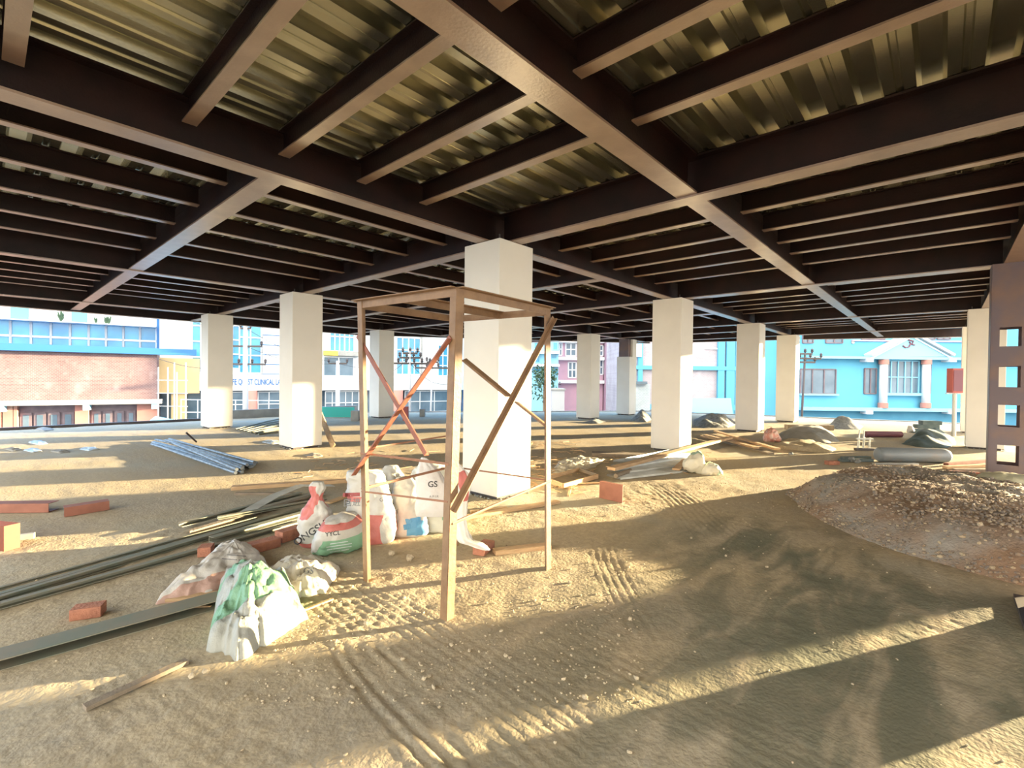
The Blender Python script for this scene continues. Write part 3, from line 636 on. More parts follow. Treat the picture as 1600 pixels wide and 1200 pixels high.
m5 = sack_mat('sack green panels', [(.0, .22, GRN, 'Z', {'X': (.45, 1)}), (.40, .60, GRN, 'X', {'Z': (.2, .75)})], (.66, .65, .56), noisew=.03)
b5 = up_sack('cement_sack', 'white sack with green panels and red top, right part of the group', 678, 834, 84, 104, m5, 19, .55, (-8, .02), [(0, .85), (.06, 1.02), (.3, 1.0), (.6, .9), (.85, .85), (1, .55)], .025)
decal(b5, *grid_rect(.07, .10, 5, 6), 668, 744, .35, M['red paint'], 'red_print')
m6 = sack_mat('plain white sack', [], (.60, .59, .57))
pp = [K(677, 802, 4.42, .27), K(678, 790, 4.43, .34), K(679, 770, 4.46, .46), K(672, 745, 4.48, .62), K(664, 722, 4.50, .76), K(661, 714, 4.5, .80)]
b6 = sack('cement_sack', 'bright white sack with faint black letters, propped highest on the group', pp, [.15, .17, .165, .13, .05, .015], [.03, .05, .06, .05, .03, .01], m6, 23, .018, group=SG)
decal(b6, *text_mesh('GS', .075), 676, 757, 0, M['black']); decal(b6, *text_mesh('A F I R', .03), 678, 776, 0, M['grey print'])
m7 = sack_mat('sack pale tail', [(.55, .9, RED, 'Z', {'X': (.3, .7)})], (.72, .70, .64))
pp = [K(710, 736, 4.25, .80), K(722, 760, 4.22, .66), K(719, 790, 4.2, .48), K(720, 815, 4.18, .30), K(725, 838, 4.15, .16), K(742, 843, 4.1, .13), K(760, 849, 4.05, .10)]
sack('cement_sack', 'thin white sack tail hanging behind the front scaffold leg onto a brick', pp, [.03, .08, .07, .05, .06, .07, .03], [.02, .04, .04, .04, .05, .05, .02], m7, 29, .02, group=SG)
# foreground crumpled sacks
mf1 = sack_mat('translucent sack green stripes', [(.28, .50, GRN, 'Y'), (.66, .80, GRN, 'Y', {'X': (.0, .75)})], (.38, .39, .355), noisew=.10, bump=.9, trans=.18)
crumple('plastic_sack', 'large crumpled white sack with green stripes, nearest on the floor, left of the scaffold',
        [(322, 1018), (350, 1024), (372, 1032), (412, 1012), (448, 988), (480, 966), (466, 938), (446, 924), (414, 916), (372, 912), (342, 922), (334, 960), (330, 992)], (392, 950), .31, mf1, 3, .042, .60, group='crumpled sacks lying in the foreground')
mf2 = sack_mat('translucent sack faint', [(.15, .26, (.55, .36, .30), 'Y')], (.62, .60, .56), noisew=.05, bump=.6, trans=.2)
f2 = crumple('plastic_sack', 'dull white crumpled sack with a long tail, behind the green striped one',
        [(243, 944), (290, 938), (345, 926), (400, 918), (420, 892), (404, 872), (360, 862), (322, 876), (300, 905)], (366, 886), .20, mf2, 7, .035, .6, group='crumpled sacks lying in the foreground')
mf3 = sack_mat('cream sack', [], (.64, .60, .50), noisew=.05, bump=.6, trans=.2)
f3 = crumple('plastic_sack', 'sunlit cream sheet of sack folded right of the green striped one',
        [(404, 908), (430, 928), (470, 936), (508, 928), (532, 892), (500, 882), (455, 880), (420, 890)], (470, 902), .13, mf3, 11, .04, .6, group='crumpled sacks lying in the foreground')
decal(f3, *text_mesh('GS', .06), 482, 892, -.2, M['grey print']); decal(f2, *lines_print(.2, 2, .03, .006), 370, 868, -.25, M['grey print'], 'print_lines')

# ------------------------------------------------------------------ bricks, offcuts, boards
def brick(label, u, v, rot=0, z=0, size=(.23, .11, .07), m='brick', name='brick', cat='brick', group=None, h=None):
    g = gp(u, v); L, w_, hh = size; a = math.radians(rot); d = Vector((math.cos(a), math.sin(a), 0)); s_ = Vector((-d.y, d.x, 0))
    o = MB().obox(Vector((g.x, g.y, FH(g.x, g.y)+z+hh/2+.004)), d*(L/2), s_*(w_/2), Zv*(hh/2)).build(name, M[m], bevel=.004); return tag(o, label, cat, group)
brick('red brick under the hanging white sack tail, right of the front scaffold leg', 756, 862, 20)
brick('red brick left of the tied red striped sack', 412, 858, 5, size=(.25, .12, .08))
brick('reddish brick half hidden behind the tied sack', 452, 843, 12, size=(.22, .12, .1))
brick('orange clay lump beside the dull white sack', 322, 868, 60, size=(.12, .1, .08))
brick('lone orange brick on the sunlit floor far right', 1300, 726, -40)
brick('brick fragment with a sunlit end on the shaded left floor', 138, 962, -25, size=(.16, .10, .07), m='brick')
def bar(label, p, q, w, h, m, name='steel_bar', cat='bar', group=None, z=0, z2=None, roll=0):
    a = gp(*p)+Zv*(h/2+.004+z); b = gp(*q)+Zv*(h/2+.004+(z if z2 is None else z2))
    o = MB().beam(a, b, w, h).build(name, M[m]); return tag(o, label, cat, group)
def chan(label, p, q, w, h, m, name='steel_channel', cat='channel', group=None, z=0, t=.006, side=1):
    a = gp(*p)+Zv*(.003+z); b = gp(*q)+Zv*(.003+z); W = w/2
    prof = [(-W, 0), (W, 0), (W, t), (-W+t, t), (-W+t, h-t), (W, h-t), (W, h), (-W, h)]
    if side < 0: prof = [(-x, y) for x, y in prof][::-1]
    return tag(MB().section(a, b, prof).build(name, M[m]), label, cat, group)
# thick timber right of the scaffold and small board
bar('pale board lying in the sun between scaffold and brick', (772, 866), (858, 856), .10, .035, 'wood', 'board', 'board')
bar('long pale board passing behind the right scaffold leg', (722, 812), (872, 786), .09, .03, 'wood', 'board', 'board')
bar('thin pale batten lying at the foot of the nearest column', (735, 802), (792, 796), .05, .025, 'wood', 'board', 'board')
chan('short red brown channel offcut standing on edge, right of the scaffold', (938, 778), (974, 786), .05, .22, 'paint red', side=-1)
tag(MB().section(gp(888, 776), gp(893, 757), [(-.015, 0), (.015, 0), (.015, .02), (-.015, .02)]).build('timber_batten', M['wood']), 'short pale batten beside the red brown channel offcut', 'board')
bar('pale flat strip running behind the red brown channel offcut', (897, 757), (940, 756), .06, .015, 'wood', 'board', 'board')
bar('dark plank casting a shadow in front of the second column', (925, 712), (1040, 716), .30, .07, 'dark wood', 'plank', 'plank')
# flat frame of thin battens
tf = thing('board_tray', gp(885, 745), 'low rectangular tray of thin boards right of the nearest column', 'tray')
cr4 = [gp(852, 752), gp(905, 738), gp(934, 748), gp(880, 764)]
for i in range(4): MB().beam(cr4[i]+Zv*.04, cr4[(i+1) % 4]+Zv*.04, .025, .07).build('side_board', M['wood' if i != 1 else 'dark wood'], tf)
MB().add([p+Zv*.012 for p in cr4]+[p+Zv*.022 for p in cr4], [(0, 1, 2, 3), (7, 6, 5, 4), (0, 1, 5, 4), (1, 2, 6, 5), (2, 3, 7, 6), (3, 0, 4, 7)]).build('panel', M['dark wood'], tf)
# long pale plank resting on a roll of sheet
a = gp(955, 746)+Zv*.13; b = gp(1140, 694)+Zv*.16
tag(MB().beam(a, b, .14, .05).build('plank', M['wood']), 'long pale sunlit plank resting slantwise in front of the large column', 'plank')
# ribbed pale sheet pile
ps = thing('sheet_metal_pile', gp(1020, 742), 'pile of pale corrugated sheets under the long plank', 'sheets')
for k in range(4):
    a = gp(958+k*3, 748-k*5)+Zv*(.012+.03*k); b = gp(1088-k*4, 733-k*8)+Zv*(.012+.03*k); prof = []; n = 9; w = .34-.03*k
    for i in range(n): prof += [(-w/2+w*i/n, 0), (-w/2+w*(i+.35)/n, 0), (-w/2+w*(i+.5)/n, .028), (-w/2+w*(i+.85)/n, .028)]
    prof += [(w/2, 0)]; prof = prof+[(x, z+.003) for x, z in prof[::-1]]
    MB().section(a, b, prof).build('corrugated_sheet', M['pale'], ps)
tag(MB().tube([gp(962, 750)+Zv*.06, gp(985, 742)+Zv*.06], .035, 12).build('pipe_offcut', M['dark wood']), 'short dark pipe end at the left tip of the long plank', 'pipe')
bar('short pale board leaning over the corrugated sheets', (1056, 741), (1072, 728), .12, .03, 'wood', 'board', 'board', z=.05, z2=.09)
mfr = sack_mat('greenish rolled sack', [(.4, .6, (.35, .52, .40), 'X')], (.70, .66, .52))
sack('rolled_sack', 'bundled pale green sack at the right end of the corrugated sheets', [K(1068, 730, 8.0, .12), K(1078, 725, 8.0, .16), K(1092, 725, 8.0, .19), K(1100, 728, 8.0, .12)], [.06, .13, .18, .08], [.06, .14, .16, .07], mfr, 31, .03, ref=(Zv, _F))
sack('rolled_sack', 'smaller crumpled green and white sack right of the bundled one', [K(1095, 737, 7.9, .05), K(1103, 735, 7.9, .09), K(1118, 735, 7.9, .08), K(1128, 738, 7.9, .03)], [.04, .10, .10, .03], [.05, .12, .12, .04], mfr, 37, .03, ref=(Zv, _F))
crumple('plastic_sheet', 'crumpled pale plastic sheet on the sandy floor right of the scaffold', [(862, 738), (890, 742), (930, 730), (945, 718), (905, 714), (872, 722)], (903, 727), .07, mf3, 21, .03, cat='plastic')
# board pile right
for k, (p, q, w, z) in enumerate((((1098, 682), (1165, 700), .14, 0), ((1105, 680), (1178, 698), .12, .0), ((1118, 678), (1215, 707), .12, .05), ((1102, 684), (1182, 705), .12, .05), ((1125, 690), (1205, 711), .13, .0))):
    bar('%s pale board in the pile between the two right columns' % ('lowest', 'second', 'third', 'fourth', 'nearest')[k], p, q, w, .04, 'wood' if k != 4 else 'dark wood', 'board', 'board', 'pale boards between the right columns', z)
sack('plastic_bag', 'crumpled pink plastic bag behind the board pile', [K(1194, 690, 12.3, .05), K(1200, 690, 12.3, .14), K(1209, 690, 12.3, .16), K(1219, 690, 12.3, .05)], [.05, .15, .16, .04], [.05, .16, .16, .05], M['pink plastic'], 41, .06, ref=(Zv, _F), cat='bag')
# heaps further back
heap('sand_heap', 'low grey cement mound left of the upright rods', [(1205, 685), (1235, 690), (1290, 694), (1312, 690), (1300, 676), (1262, 672), (1225, 674)], .22, .55, M['sand grey'], .08, tops=((1268, 684, .1, .6),))
heap('sand_heap', 'flat sandy mound in front of the grey cement mound', [(1200, 700), (1240, 704), (1300, 708), (1310, 702), (1275, 692), (1220, 690)], .12, .4, M['floor'], .08, seed=3)
heap('sand_heap', 'small pointed grey heap near the far edge', [(1288, 668), (1310, 671), (1345, 671), (1350, 665), (1325, 661), (1300, 662)], .12, .5, M['rubble'], .08, tops=((1318, 667, .28, .4),), seed=5)
bar('dark timber beam lying left of the small pointed heap', (1228, 671), (1300, 672), .2, .16, 'dark wood', 'timber_beam', 'beam')
heap('rubble_heap', 'dark rubble and scrap heap between the two right columns', [(1083, 664), (1100, 669), (1140, 668), (1152, 662), (1140, 655), (1100, 653), (1084, 656)], .20, .7, M['rubble'], .08, nz=((3, .12), (7, .06)), tops=((1130, 661, .08, .5),), seed=8)
heap('rubble_heap', 'grey rubble heap beside the partly cased far column', [(985, 657), (1010, 660), (1018, 655), (1012, 650), (992, 650)], .2, .6, M['rubble'], .08, nz=((3, .1), (7, .05)), tops=((1003, 655, .15, .5),), seed=9)
heap('rubble_heap', 'small dark rubble patch at the foot of the far white column', [(905, 661), (935, 662), (950, 659), (925, 658)], .10, .4, M['rubble'], .08, seed=10)
heap('tarp_heap', 'dark green tarpaulin heap in front of the tall right column', [(1408, 694), (1440, 699), (1480, 700), (1496, 694), (1490, 684), (1462, 679), (1428, 681)], .24, .6, M['tarp'], .07, nz=((2, .08), (6, .05)), tops=((1455, 688, .04, .6),), seed=12)
for k, (p, q) in enumerate((((1424, 676), (1464, 677)), ((1430, 675), (1464, 676)), ((1438, 675), (1468, 676)))):
    bar('dark timber %s behind the tarpaulin heap' % ('lowest of three', 'middle of three', 'top of three')[k], p, q, .25, .12, 'tarp', 'timber_beam', 'beam', 'dark timbers behind the tarpaulin', z=.12*k)
sack('plastic_bag', 'small white plastic scrap on the tarpaulin heap', [K(1418, 684, 13, .24), K(1422, 684, 13, .30), K(1428, 684, 13, .25)], [.03, .08, .03], [.03, .08, .03], m6, 43, .03, ref=(Zv, _F), cat='bag')
tag(MB().tube([gp(1352, 683)+Zv*.09, gp(1408, 684)+Zv*.09], .085, 12).build('maroon_pipe', M['maroon']), 'maroon pipe lying left of the tarpaulin heap', 'pipe')
# gas cylinder
A_, B_ = gp(1372, 722)+Zv*.14, gp(1472, 723)+Zv*.14; ax = (B_-A_).normalized(); Lc = (B_-A_).length
gc = thing('gas_cylinder', gp(1420, 722), 'grey blue gas cylinder lying on its side near the tall right column', 'cylinder')
prof = [(0, -.02), (.10, -.015), (.13, .0), (.14, .03), (.14, Lc-.02), (.135, Lc+.05), (.11, Lc+.10), (.06, Lc+.13), (0, Lc+.135)]
MB().lathe(A_, prof, 28, ax).build('body', M['cylinder'], gc, smooth=True)
MB().lathe(A_-ax*.09, [(.0, 0), (.04, 0), (.05, .03), (.05, .075), (.0, .08)], 16, ax).build('valve', M['darksteel'], gc)
st = thing('rod_stand', gp(1350, 704), 'small upright stand of thin pale rods left of the gas cylinder', 'stand')
g = gp(1350, 704)
for k in range(6):
    c = g+_R*(-.16+.065*k)+_F*(.05*(k % 2)); MB().tube([c, c+Zv*(.30+.16*(k in (1, 2)))+_R*.02], .016 if k in (1, 2) else .009, 8).build('rod', M['pale'], st)
MB().beam(g-_R*.2+Zv*.03, g+_R*.22+Zv*.03, .10, .05).build('foot', M['darksteel'], st); MB().beam(g-_R*.18+Zv*.27, g+_R*.2+Zv*.27, .03, .03).build('crossbar', M['pale'], st)
# plank stacks on the right
for k in range(5):
    bar('flat grey board, %s in the row before the gas cylinder' % ('furthest', 'second', 'third', 'fourth', 'nearest')[k], (1366+k*5, 727+k*3), (1432+k*5, 727+k*3.4), .10, .035, 'dark wood' if k % 2 else 'pale', 'board', 'board', 'boards before the gas cylinder')
for k, (p, q, m) in enumerate((((1478, 728), (1545, 722), 'paint red'), ((1476, 733), (1540, 730), 'wood'), ((1490, 737), (1548, 738), 'dark wood'), ((1482, 740), (1530, 743), 'orange'))):
    bar(('red brown bar pointing to', 'pale board beside', 'grey board beside', 'short orange bar left of')[k]+' the foot of the bare column', p, q, .08, .05, m, 'board', 'board', 'boards at the bare column')
for k, (p, q) in enumerate((((1312, 722), (1362, 722)), ((1316, 718), (1358, 717)))):
    bar('dark flat strip %s the lone orange brick' % ('right of', 'behind')[k], p, q, .10, .05, 'tarp', 'scrap_strip', 'scrap')
for k, (u, v, s_) in enumerate(((1330, 722, .10), (1340, 724, .08), (1236, 711, .07))):
    o = MB().stone(gp(u, v)+Zv*s_*.4, s_).build('stone', M['rubble']); tag(o, ('dark stone right of the lone orange brick', 'darker stone nearest the rod stand', 'single dark stone on the bare sunlit floor')[k], 'stone')
# red cabinet on a post near the far right edge
g = gp(1490, 682); cb = thing('switch_box_post', g, 'dull red box on a thin pale post beside the tall right column', 'post')
dep = (g-EYE).dot(_F); zt = 1.55-(578-601)*dep/748; zb = 1.55-(616-601)*dep/748
MB().obox(g+Zv*((zt+zb)/2), _R*.15, _F*.10, Zv*((zt-zb)/2)).build('box', M['red paint'], cb); MB().obox(g+Zv*((zt+zb)/2)-_F*.105, _R*.13, _F*.008, Zv*((zt-zb)/2-.05)).build('box_door', M['maroon'], cb)
MB().tube([g, g+Zv*zb], .05, 10).build('post', M['pole'], cb); MB().beam(g-_R*.25+Zv*(zb-.02), g+_R*.2+Zv*(zb-.02), .05, .03).build('bracket', M['pole'], cb)
# board and teal sheet leaning near the second column
g0 = gp(521, 699); tag(MB().beam(g0+Zv*.01, D(500, 646, 11.6), .12, .03, up=_F).build('leaning_board', M['wood']), 'pale board leaning against the column left of the scaffold', 'board')
g0 = gp(528, 652); tag(MB().obox(g0+Zv*.20, _R*.62, _F*.03, Zv*.19).build('teal_sheet', M['teal']), 'bright teal sheet standing at the slab edge behind the leaning board', 'sheet')
g0 = gp(556, 657); tag(MB().obox(g0+Zv*.18, _R*.14, _F*.14, Zv*.18).build('concrete_block', M['concrete'], bevel=.01), 'grey block near the far edge left of the scaffold leg', 'block')
g0 = gp(660, 651); tag(MB().obox(g0+Zv*.15, _R*.10, _F*.10, Zv*.15).build('concrete_block', M['concrete'], bevel=.01), 'small dark block at the far edge seen through the scaffold', 'block')
g0 = gp(634, 657); tag(MB().obox(g0+Zv*.25, _R*.09, _F*.08, Zv*.25).build('paint_can', M['red paint'], bevel=.01), 'small dull red box behind the crossed scaffold braces', 'box')
# loose cables near the left column
for k in range(7):
    a, b = gp(368+6*k, 672+1.2*k), gp(437, 655+3.6*k); mid = (a+b)/2+_F*(-.35+.12*k); o = MB().tube([a+Zv*.02, a.lerp(mid, .6)+Zv*.02, mid.lerp(b, .5)+Zv*.03, b+Zv*.02], .022, 6).build('hose', M['bar'])
    tag(o, 'thin grey hose lying in a fan between the two left columns', 'hose', 'hoses between the two left columns')
# bundle of galvanised tubes
rr = random.Random(4)
for k in range(14):
    lay = k//8; a = (240+rr.uniform(-4, 10)+lay*22, 699+rr.uniform(-2, 1)-(k % 8)*1.1); b = (372+(k % 8)*4.5+rr.uniform(-8, 3), 743-(k % 8)*2.3+rr.uniform(-1, 1))
    pa, pb = gp(*a)+Zv*(.035+.055*lay), gp(*b)+Zv*(.035+.055*lay)
    tag(MB().tube([pa, pb], .026, 8).build('steel_tube', M['tube']), 'galvanised tube in the loose bundle on the floor left of the second column', 'tube', 'galvanised tubes in the bundle')
tag(MB().tube([gp(307, 698)+Zv*.1, D(291, 676, (gp(300, 700)-EYE).dot(_F))], .02, 8).build('steel_tube', M['darksteel']), 'single dark rod sticking up from the galvanised tube bundle', 'rod')
# long purlins lying from the left edge to the sacks
for k, (p, q, w, h, m, z) in enumerate((((-60, 968), (500, 812), .05, .04, 'bar', 0), ((-60, 958), (470, 800), .04, .04, 'bar', 0), ((-60, 950), (440, 806), .05, .03, 'bar', .0), ((-40, 932), (400, 812), .025, .02, 'bar', 0),
                                        ((282, 828), (470, 778), .06, .04, 'bar', .03), ((300, 836), (505, 775), .07, .05, 'dark wood', 0), ((330, 852), (490, 806), .08, .05, 'bar', .02), ((340, 822), (510, 790), .05, .03, 'bar', .06))):
    chan(('nearest long green grey channel running to the left frame edge', 'second long green grey channel of the strip bundle', 'third long green grey channel of the strip bundle', 'thinnest rod behind the long channels',
          'short pale channel on top of the strip bundle', 'dark channel under the short pale one', 'wide green grey channel just behind the tied sack', 'thin channel crossing the far end of the bundle')[k], p, q, w, h, m, 'steel_channel', 'channel', 'long channels lying at the left', z)
pts = [gp(378, 812)+Zv*.05, gp(430, 790)+Zv*.12, gp(470, 776)+Zv*.14, gp(520, 768)+Zv*.08]
m = MB()
for i in range(3): m.beam(pts[i], pts[i+1], .14, .006)
tag(m.build('sheet_strip', M['pale']), 'curved pale sheet metal strip arching over the channel bundle', 'strip')
bar('short sunlit brass coloured strip behind the tied sack', (378, 798), (412, 794), .05, .02, 'wood', 'board', 'board', z=.03); 
bar('small yellow timber piece left of the tall sack', (512, 788), (540, 778), .08, .02, 'wood', 'board', 'board')
bar('long flat timber lying in the sunlit stripe behind the sacks', (362, 766), (560, 752), .12, .05, 'wood', 'board', 'board')
bar('thin dark bar on the sunlit stripe left of the tall sack', (368, 774), (470, 774), .04, .03, 'dark wood', 'board', 'board')
chan('long dark channel crossing the shaded floor at the lower left', (-80, 1062), (345, 944), .16, .06, 'bar', 'steel_channel', 'channel')
bar('pale tip of a board beyond the long dark channel', (262, 938), (340, 932), .08, .02, 'wood', 'board', 'board')
bar('thin stick lying by the lower left stripe of shade', (132, 1112), (292, 1038), .045, .02, 'dark wood', 'stick', 'stick')
bar('thin reed pointing at the front sack from the scaffold', (468, 958), (520, 938), .02, .012, 'wood', 'stick', 'stick')
bar('thin reed on the floor left of the front sack', (258, 952), (330, 950), .02, .012, 'wood', 'stick', 'stick')
# red brown offcuts at the left edge
chan('long red brown channel lying at the left frame edge', (-60, 800), (84, 798), .14, .10, 'paint red', side=-1)
chan('short red brown channel right of the long one on the left', (100, 806), (170, 796), .14, .10, 'paint red', side=-1)
g0 = gp(-10, 856); tag(MB().obox(g0+Zv*.11, Vector((.05, .02, 0)), Vector((-.09, .16, 0))*1.2, Zv*.11).build('steel_offcut', M['orange']), 'bright orange red steel offcut cut by the left frame edge', 'offcut')
bar('pale strip sticking out of the orange red offcut', (22, 846), (54, 842), .05, .05, 'pale', 'board', 'board')
# small scraps on the far floor, left
for k, (u, v) in enumerate(((60, 692), (22, 702), (52, 704), (95, 706), (140, 702), (70, 671), (425, 691), (490, 712))):
    o = crumple('paper_scrap', ('pale', 'grey', 'dusty', 'torn', 'bluish', 'flat', 'small', 'dirty')[k]+' flat scrap on the far floor, '+('left of the tube bundle', 'at the left frame edge, upper', 'at the left frame edge, lower', 'left of the rag line', 'nearest the tube bundle', 'by the left slab edge', 'beside the second column', 'in the sun before the second column')[k],
                [(u-16, v), (u, v+3), (u+15, v+1), (u+10, v-2), (u-6, v-3)], (u, v), .03, M['sand grey'] if k % 2 else M['pale'], k, .02, cat='scrap', group='scraps on the far floor', nr=8, na=30)
# sawdust and twig litter between sacks and second row
mm = MB(); rr = random.Random(9)
for k in range(260):
    u, v = rr.uniform(470, 1120), rr.uniform(705, 745)
    if rr.random() < .5: u, v = rr.uniform(820, 900), rr.uniform(690, 775)
    a = gp(u, v)+Zv*.012
    if min(max(abs(a.x-cx_), abs(a.y-cy_)) for cx_ in (0, 5.604) for cy_ in (0, 5.958)) < .65: continue
    an = rr.uniform(0, 6.28); mm.beam(a, a+Vector((math.cos(an), math.sin(an), 0))*rr.uniform(.06, .3)+Zv*.01, .012, .008)
tag(mm.build('wood_litter', M['wood']), 'scattered wood splinters on the sunlit floor beyond the scaffold', 'litter', kind='stuff')
mm = MB()
for k in range(1500):
    x, y = rr.uniform(-4.5, 3), rr.uniform(-5.3, 1)
    if k < 900: g = G(rr.uniform(380, 1000), rr.uniform(860, 1100)); x, y = g.x, g.y
    if x*x+y*y < .35 or max(abs(x), abs(y+5.22)) < .5 or (abs(x+2.2) < .75 and abs(y+1.67) < .65 and k % 3): continue
    r = rr.uniform(.003, .009)*(1 if rr.random() < .93 else 2); mm.stone((x, y, FH(x, y)+r*.4), r, rr)
tag(mm.build('floor_pebbles', M['pebble pale']), 'small pebbles and crumbs strewn over the dusty floor', 'pebbles', kind='stuff')
for k, (u, v) in enumerate(((640, 874), (612, 868), (300, 1062), (322, 1056), (318, 948))):
    tag(MB().stone(gp(u, v)+Zv*.02, .05 if k < 2 else .022, rr).build('stone', M['pebble pale']), ('pale stone left of the front scaffold leg, upper', 'pale stone left of the front scaffold leg, lower', 'white pebble below the front sack, left', 'white pebble below the front sack, right', 'white pebble left of the front sack')[k], 'stone')
# ------------------------------------------------------------------ gravel heap
hp = thing('gravel_heap', gp(1420, 810), 'long heap of brown earth and gravel at the right', 'heap')
ho, hz = heap('earth', None, [(1226, 768), (1258, 800), (1325, 834), (1415, 866), (1500, 890), (1600, 916), (1700, 935), (1760, 850), (1650, 790), (1560, 768), (1470, 757), (1370, 752), (1290, 755)], .30, .55, M['earth'], .03,
              nz=((1.3, .05), (4, .03), (12, .012), (25, .006)), tops=((1360, 790, .03, .5), (1500, 800, .08, .8)), seed=2, parent=hp, flat=1.1)
mm = MB(); mm2 = MB(); cnt = 0
while cnt < 4200:
    u, v = rr.uniform(1230, 1690), rr.uniform(745, 940); g = G(u, v); z, ii = hz(g.x, g.y)
    if not ii: continue
    d = vnoise(np.array(g.x*2.3), np.array(g.y*2.3), 33)
    if z > .12 and d < .05 and rr.random() < .6: continue
    r = rr.uniform(.008, .022)*(1.5 if rr.random() < .06 else 1); (mm if rr.random() < .85 else mm2).stone((g.x, g.y, z+r*.35), r, rr); cnt += 1
o = mm.build('gravel', M['pebble'], hp); o['kind'] = 'stuff'; o = mm2.build('pale_gravel', M['pebble pale'], hp); o['kind'] = 'stuff'
heap('dirt_heap', 'small dark heap of scrap and weeds behind the gravel', [(1460, 752), (1500, 758), (1528, 760), (1530, 750), (1500, 744), (1470, 746)], .10, .25, M['rubble'], .05, nz=((6, .05), (12, .03)), seed=6)
ms = sack_mat('dusty khaki sack', [], (.42, .40, .28))
sack('sand_sack', 'dusty khaki sack lying on the gravel before the bare column', [K(1530, 775, 6.3, .22), K(1545, 775, 6.25, .28), K(1580, 775, 6.2, .28), K(1620, 775, 6.1, .26), K(1640, 775, 6.1, .20)], [.04, .09, .11, .10, .04], [.06, .16, .20, .18, .06], ms, 51, .02, ref=(Zv, _F))
sack('sand_sack', 'flattened grey sack over the crest of the gravel heap', [K(1455, 775, 6.2, .24), K(1475, 775, 6.2, .30), K(1510, 775, 6.15, .30), K(1538, 775, 6.1, .22)], [.03, .06, .07, .03], [.06, .20, .22, .06], M['sand grey'], 53, .02, ref=(Zv, _F))
# bare column base at the right edge
# ------------------------------------------------------------------ street side buildings
class Facade:
    def __init__(s, p, t):
        s.o = Vector((p.x, p.y, 0)); s.t = Vector((t.x, t.y, 0)).normalized(); s.n = Vector((s.t.y, -s.t.x, 0))
        if s.n.dot(EYE-s.o) < 0: s.n = -s.n
    def hit(s, u, v):
        d = ray(u, v); k = (s.o-EYE).dot(s.n)/d.dot(s.n); p = EYE+d*k; return (p-s.o).dot(s.t), p.z
    def rc(s, u0, v0, u1, v1):
        um, vm = (u0+u1)/2, (v0+v1)/2; return s.hit(u0, vm)[0], s.hit(u1, vm)[0], s.hit(um, v1)[1], s.hit(um, v0)[1]
    def box(s, mb, r, n0, n1):   # r = (s0,s1,z0,z1), n0..n1 = from the plane outwards
        s0, s1, z0, z1 = r; c = s.o+s.t*((s0+s1)/2)+s.n*((n0+n1)/2)+Zv*((z0+z1)/2)
        return mb.obox(c, s.t*abs(s1-s0)/2, s.n*abs(n1-n0)/2, Zv*abs(z1-z0)/2)
    def part(s, name, m, parent, *rects):
        mb = MB()
        for r, n0, n1 in rects: s.box(mb, r, n0, n1)
        return mb.build(name, m if not isinstance(m, str) else M[m], parent)
    def window(s, parent, r, glass='glass grey', frame='mullion', nx=2, nz=1, bar=.05, out=.06, name='window'):
        s0, s1, z0, z1 = r; mb = MB()
        for i in range(nx+1): c = s0+(s1-s0)*i/nx; s.box(mb, (c-bar/2, c+bar/2, z0, z1), 0, out)
        for i in range(nz+1): c = z0+(z1-z0)*i/nz; s.box(mb, (s0, s1, c-bar/2, c+bar/2), 0, out)
        f = mb.build(name, M[frame], parent); s.part('pane', glass, f, ((s0, s1, z0, z1), .005, out*.4)); return f
def fthing(name, fa, s, z, label, cat, group=None):
    p = fa.o+fa.t*s; return thing(name, (p.x, p.y, z), label, cat, group)
tl = (D(245, 600, 31.9)-D(0, 600, 28)); FL = Facade(D(0, 600, 28), tl)
angL = -math.atan2(FL.t.y, FL.t.x)
mbk = brick_mat('weathered pink brick wall', (.27, .16, .16), (.21, .115, .12), (.32, .27, .28), 3.0, angL)
# brick building at the left
b = fthing('brick_building', FL, 5, -4.5, 'pink brick building with a blue eaves gutter and shuttered windows at the far left', 'building')
R1 = FL.rc(0, 546, 245, 625); sL, sR = R1[0]-14, R1[1]; zt, zl = 2.86, FL.hit(120, 625)[1]
FL.part('upper_wall', mbk, b, ((sL, sR, zl, zt), -5.8, 0))
FL.part('eaves_gutter', 'gutter', b, ((sL, sR, zt, zt+.16), -5.8, .45), ((sL, sR, zt+.16, zt+.42), -5.8, .25), ((sR, sR+2.2, zt, zt+.16), -.2, .45), ((sR, sR+2.2, zt+.16, zt+.42), -.2, .25))
FL.part('ledge', 'concrete', b, ((sL, sR+.3, zl-.28, zl), -.3, .55))
for u in (6, 137, 243):
    r = FL.rc(u-5, 628, u+5, 638); FL.part('corbel', 'cyan light', b, ((r[0], r[1], zl-.62, zl-.28), -.2, .5))
zb = -4.5
FL.part('recess_wall', 'shutter', b, ((sL, sR, zb, zl-.28), -5.8, -.35))
for u0, u1 in ((-60, 2), (4, 20), (21, 27), (117, 138), (214, 246)):
    r = FL.rc(u0, 640, u1, 660); FL.part('pier', 'pink brick', b, ((r[0], r[1], zb, zl-.28), -.4, 0))
for u0, u1 in ((27, 116), (140, 213)):
    for k in range(4):
        a = u0+(u1-u0)*k/4+2; c = u0+(u1-u0)*(k+1)/4-2; r = FL.rc(a, 641, c, 668)
        w = FL.part('shutter', 'shutter', b, ((r[0], r[1], -2.6, zl-.75), -.37, -.25)); FL.part('shutter_slats', 'glass grey', w, ((r[0]+.12, r[1]-.12, -2.5, zl-.9), -.27, -.235))
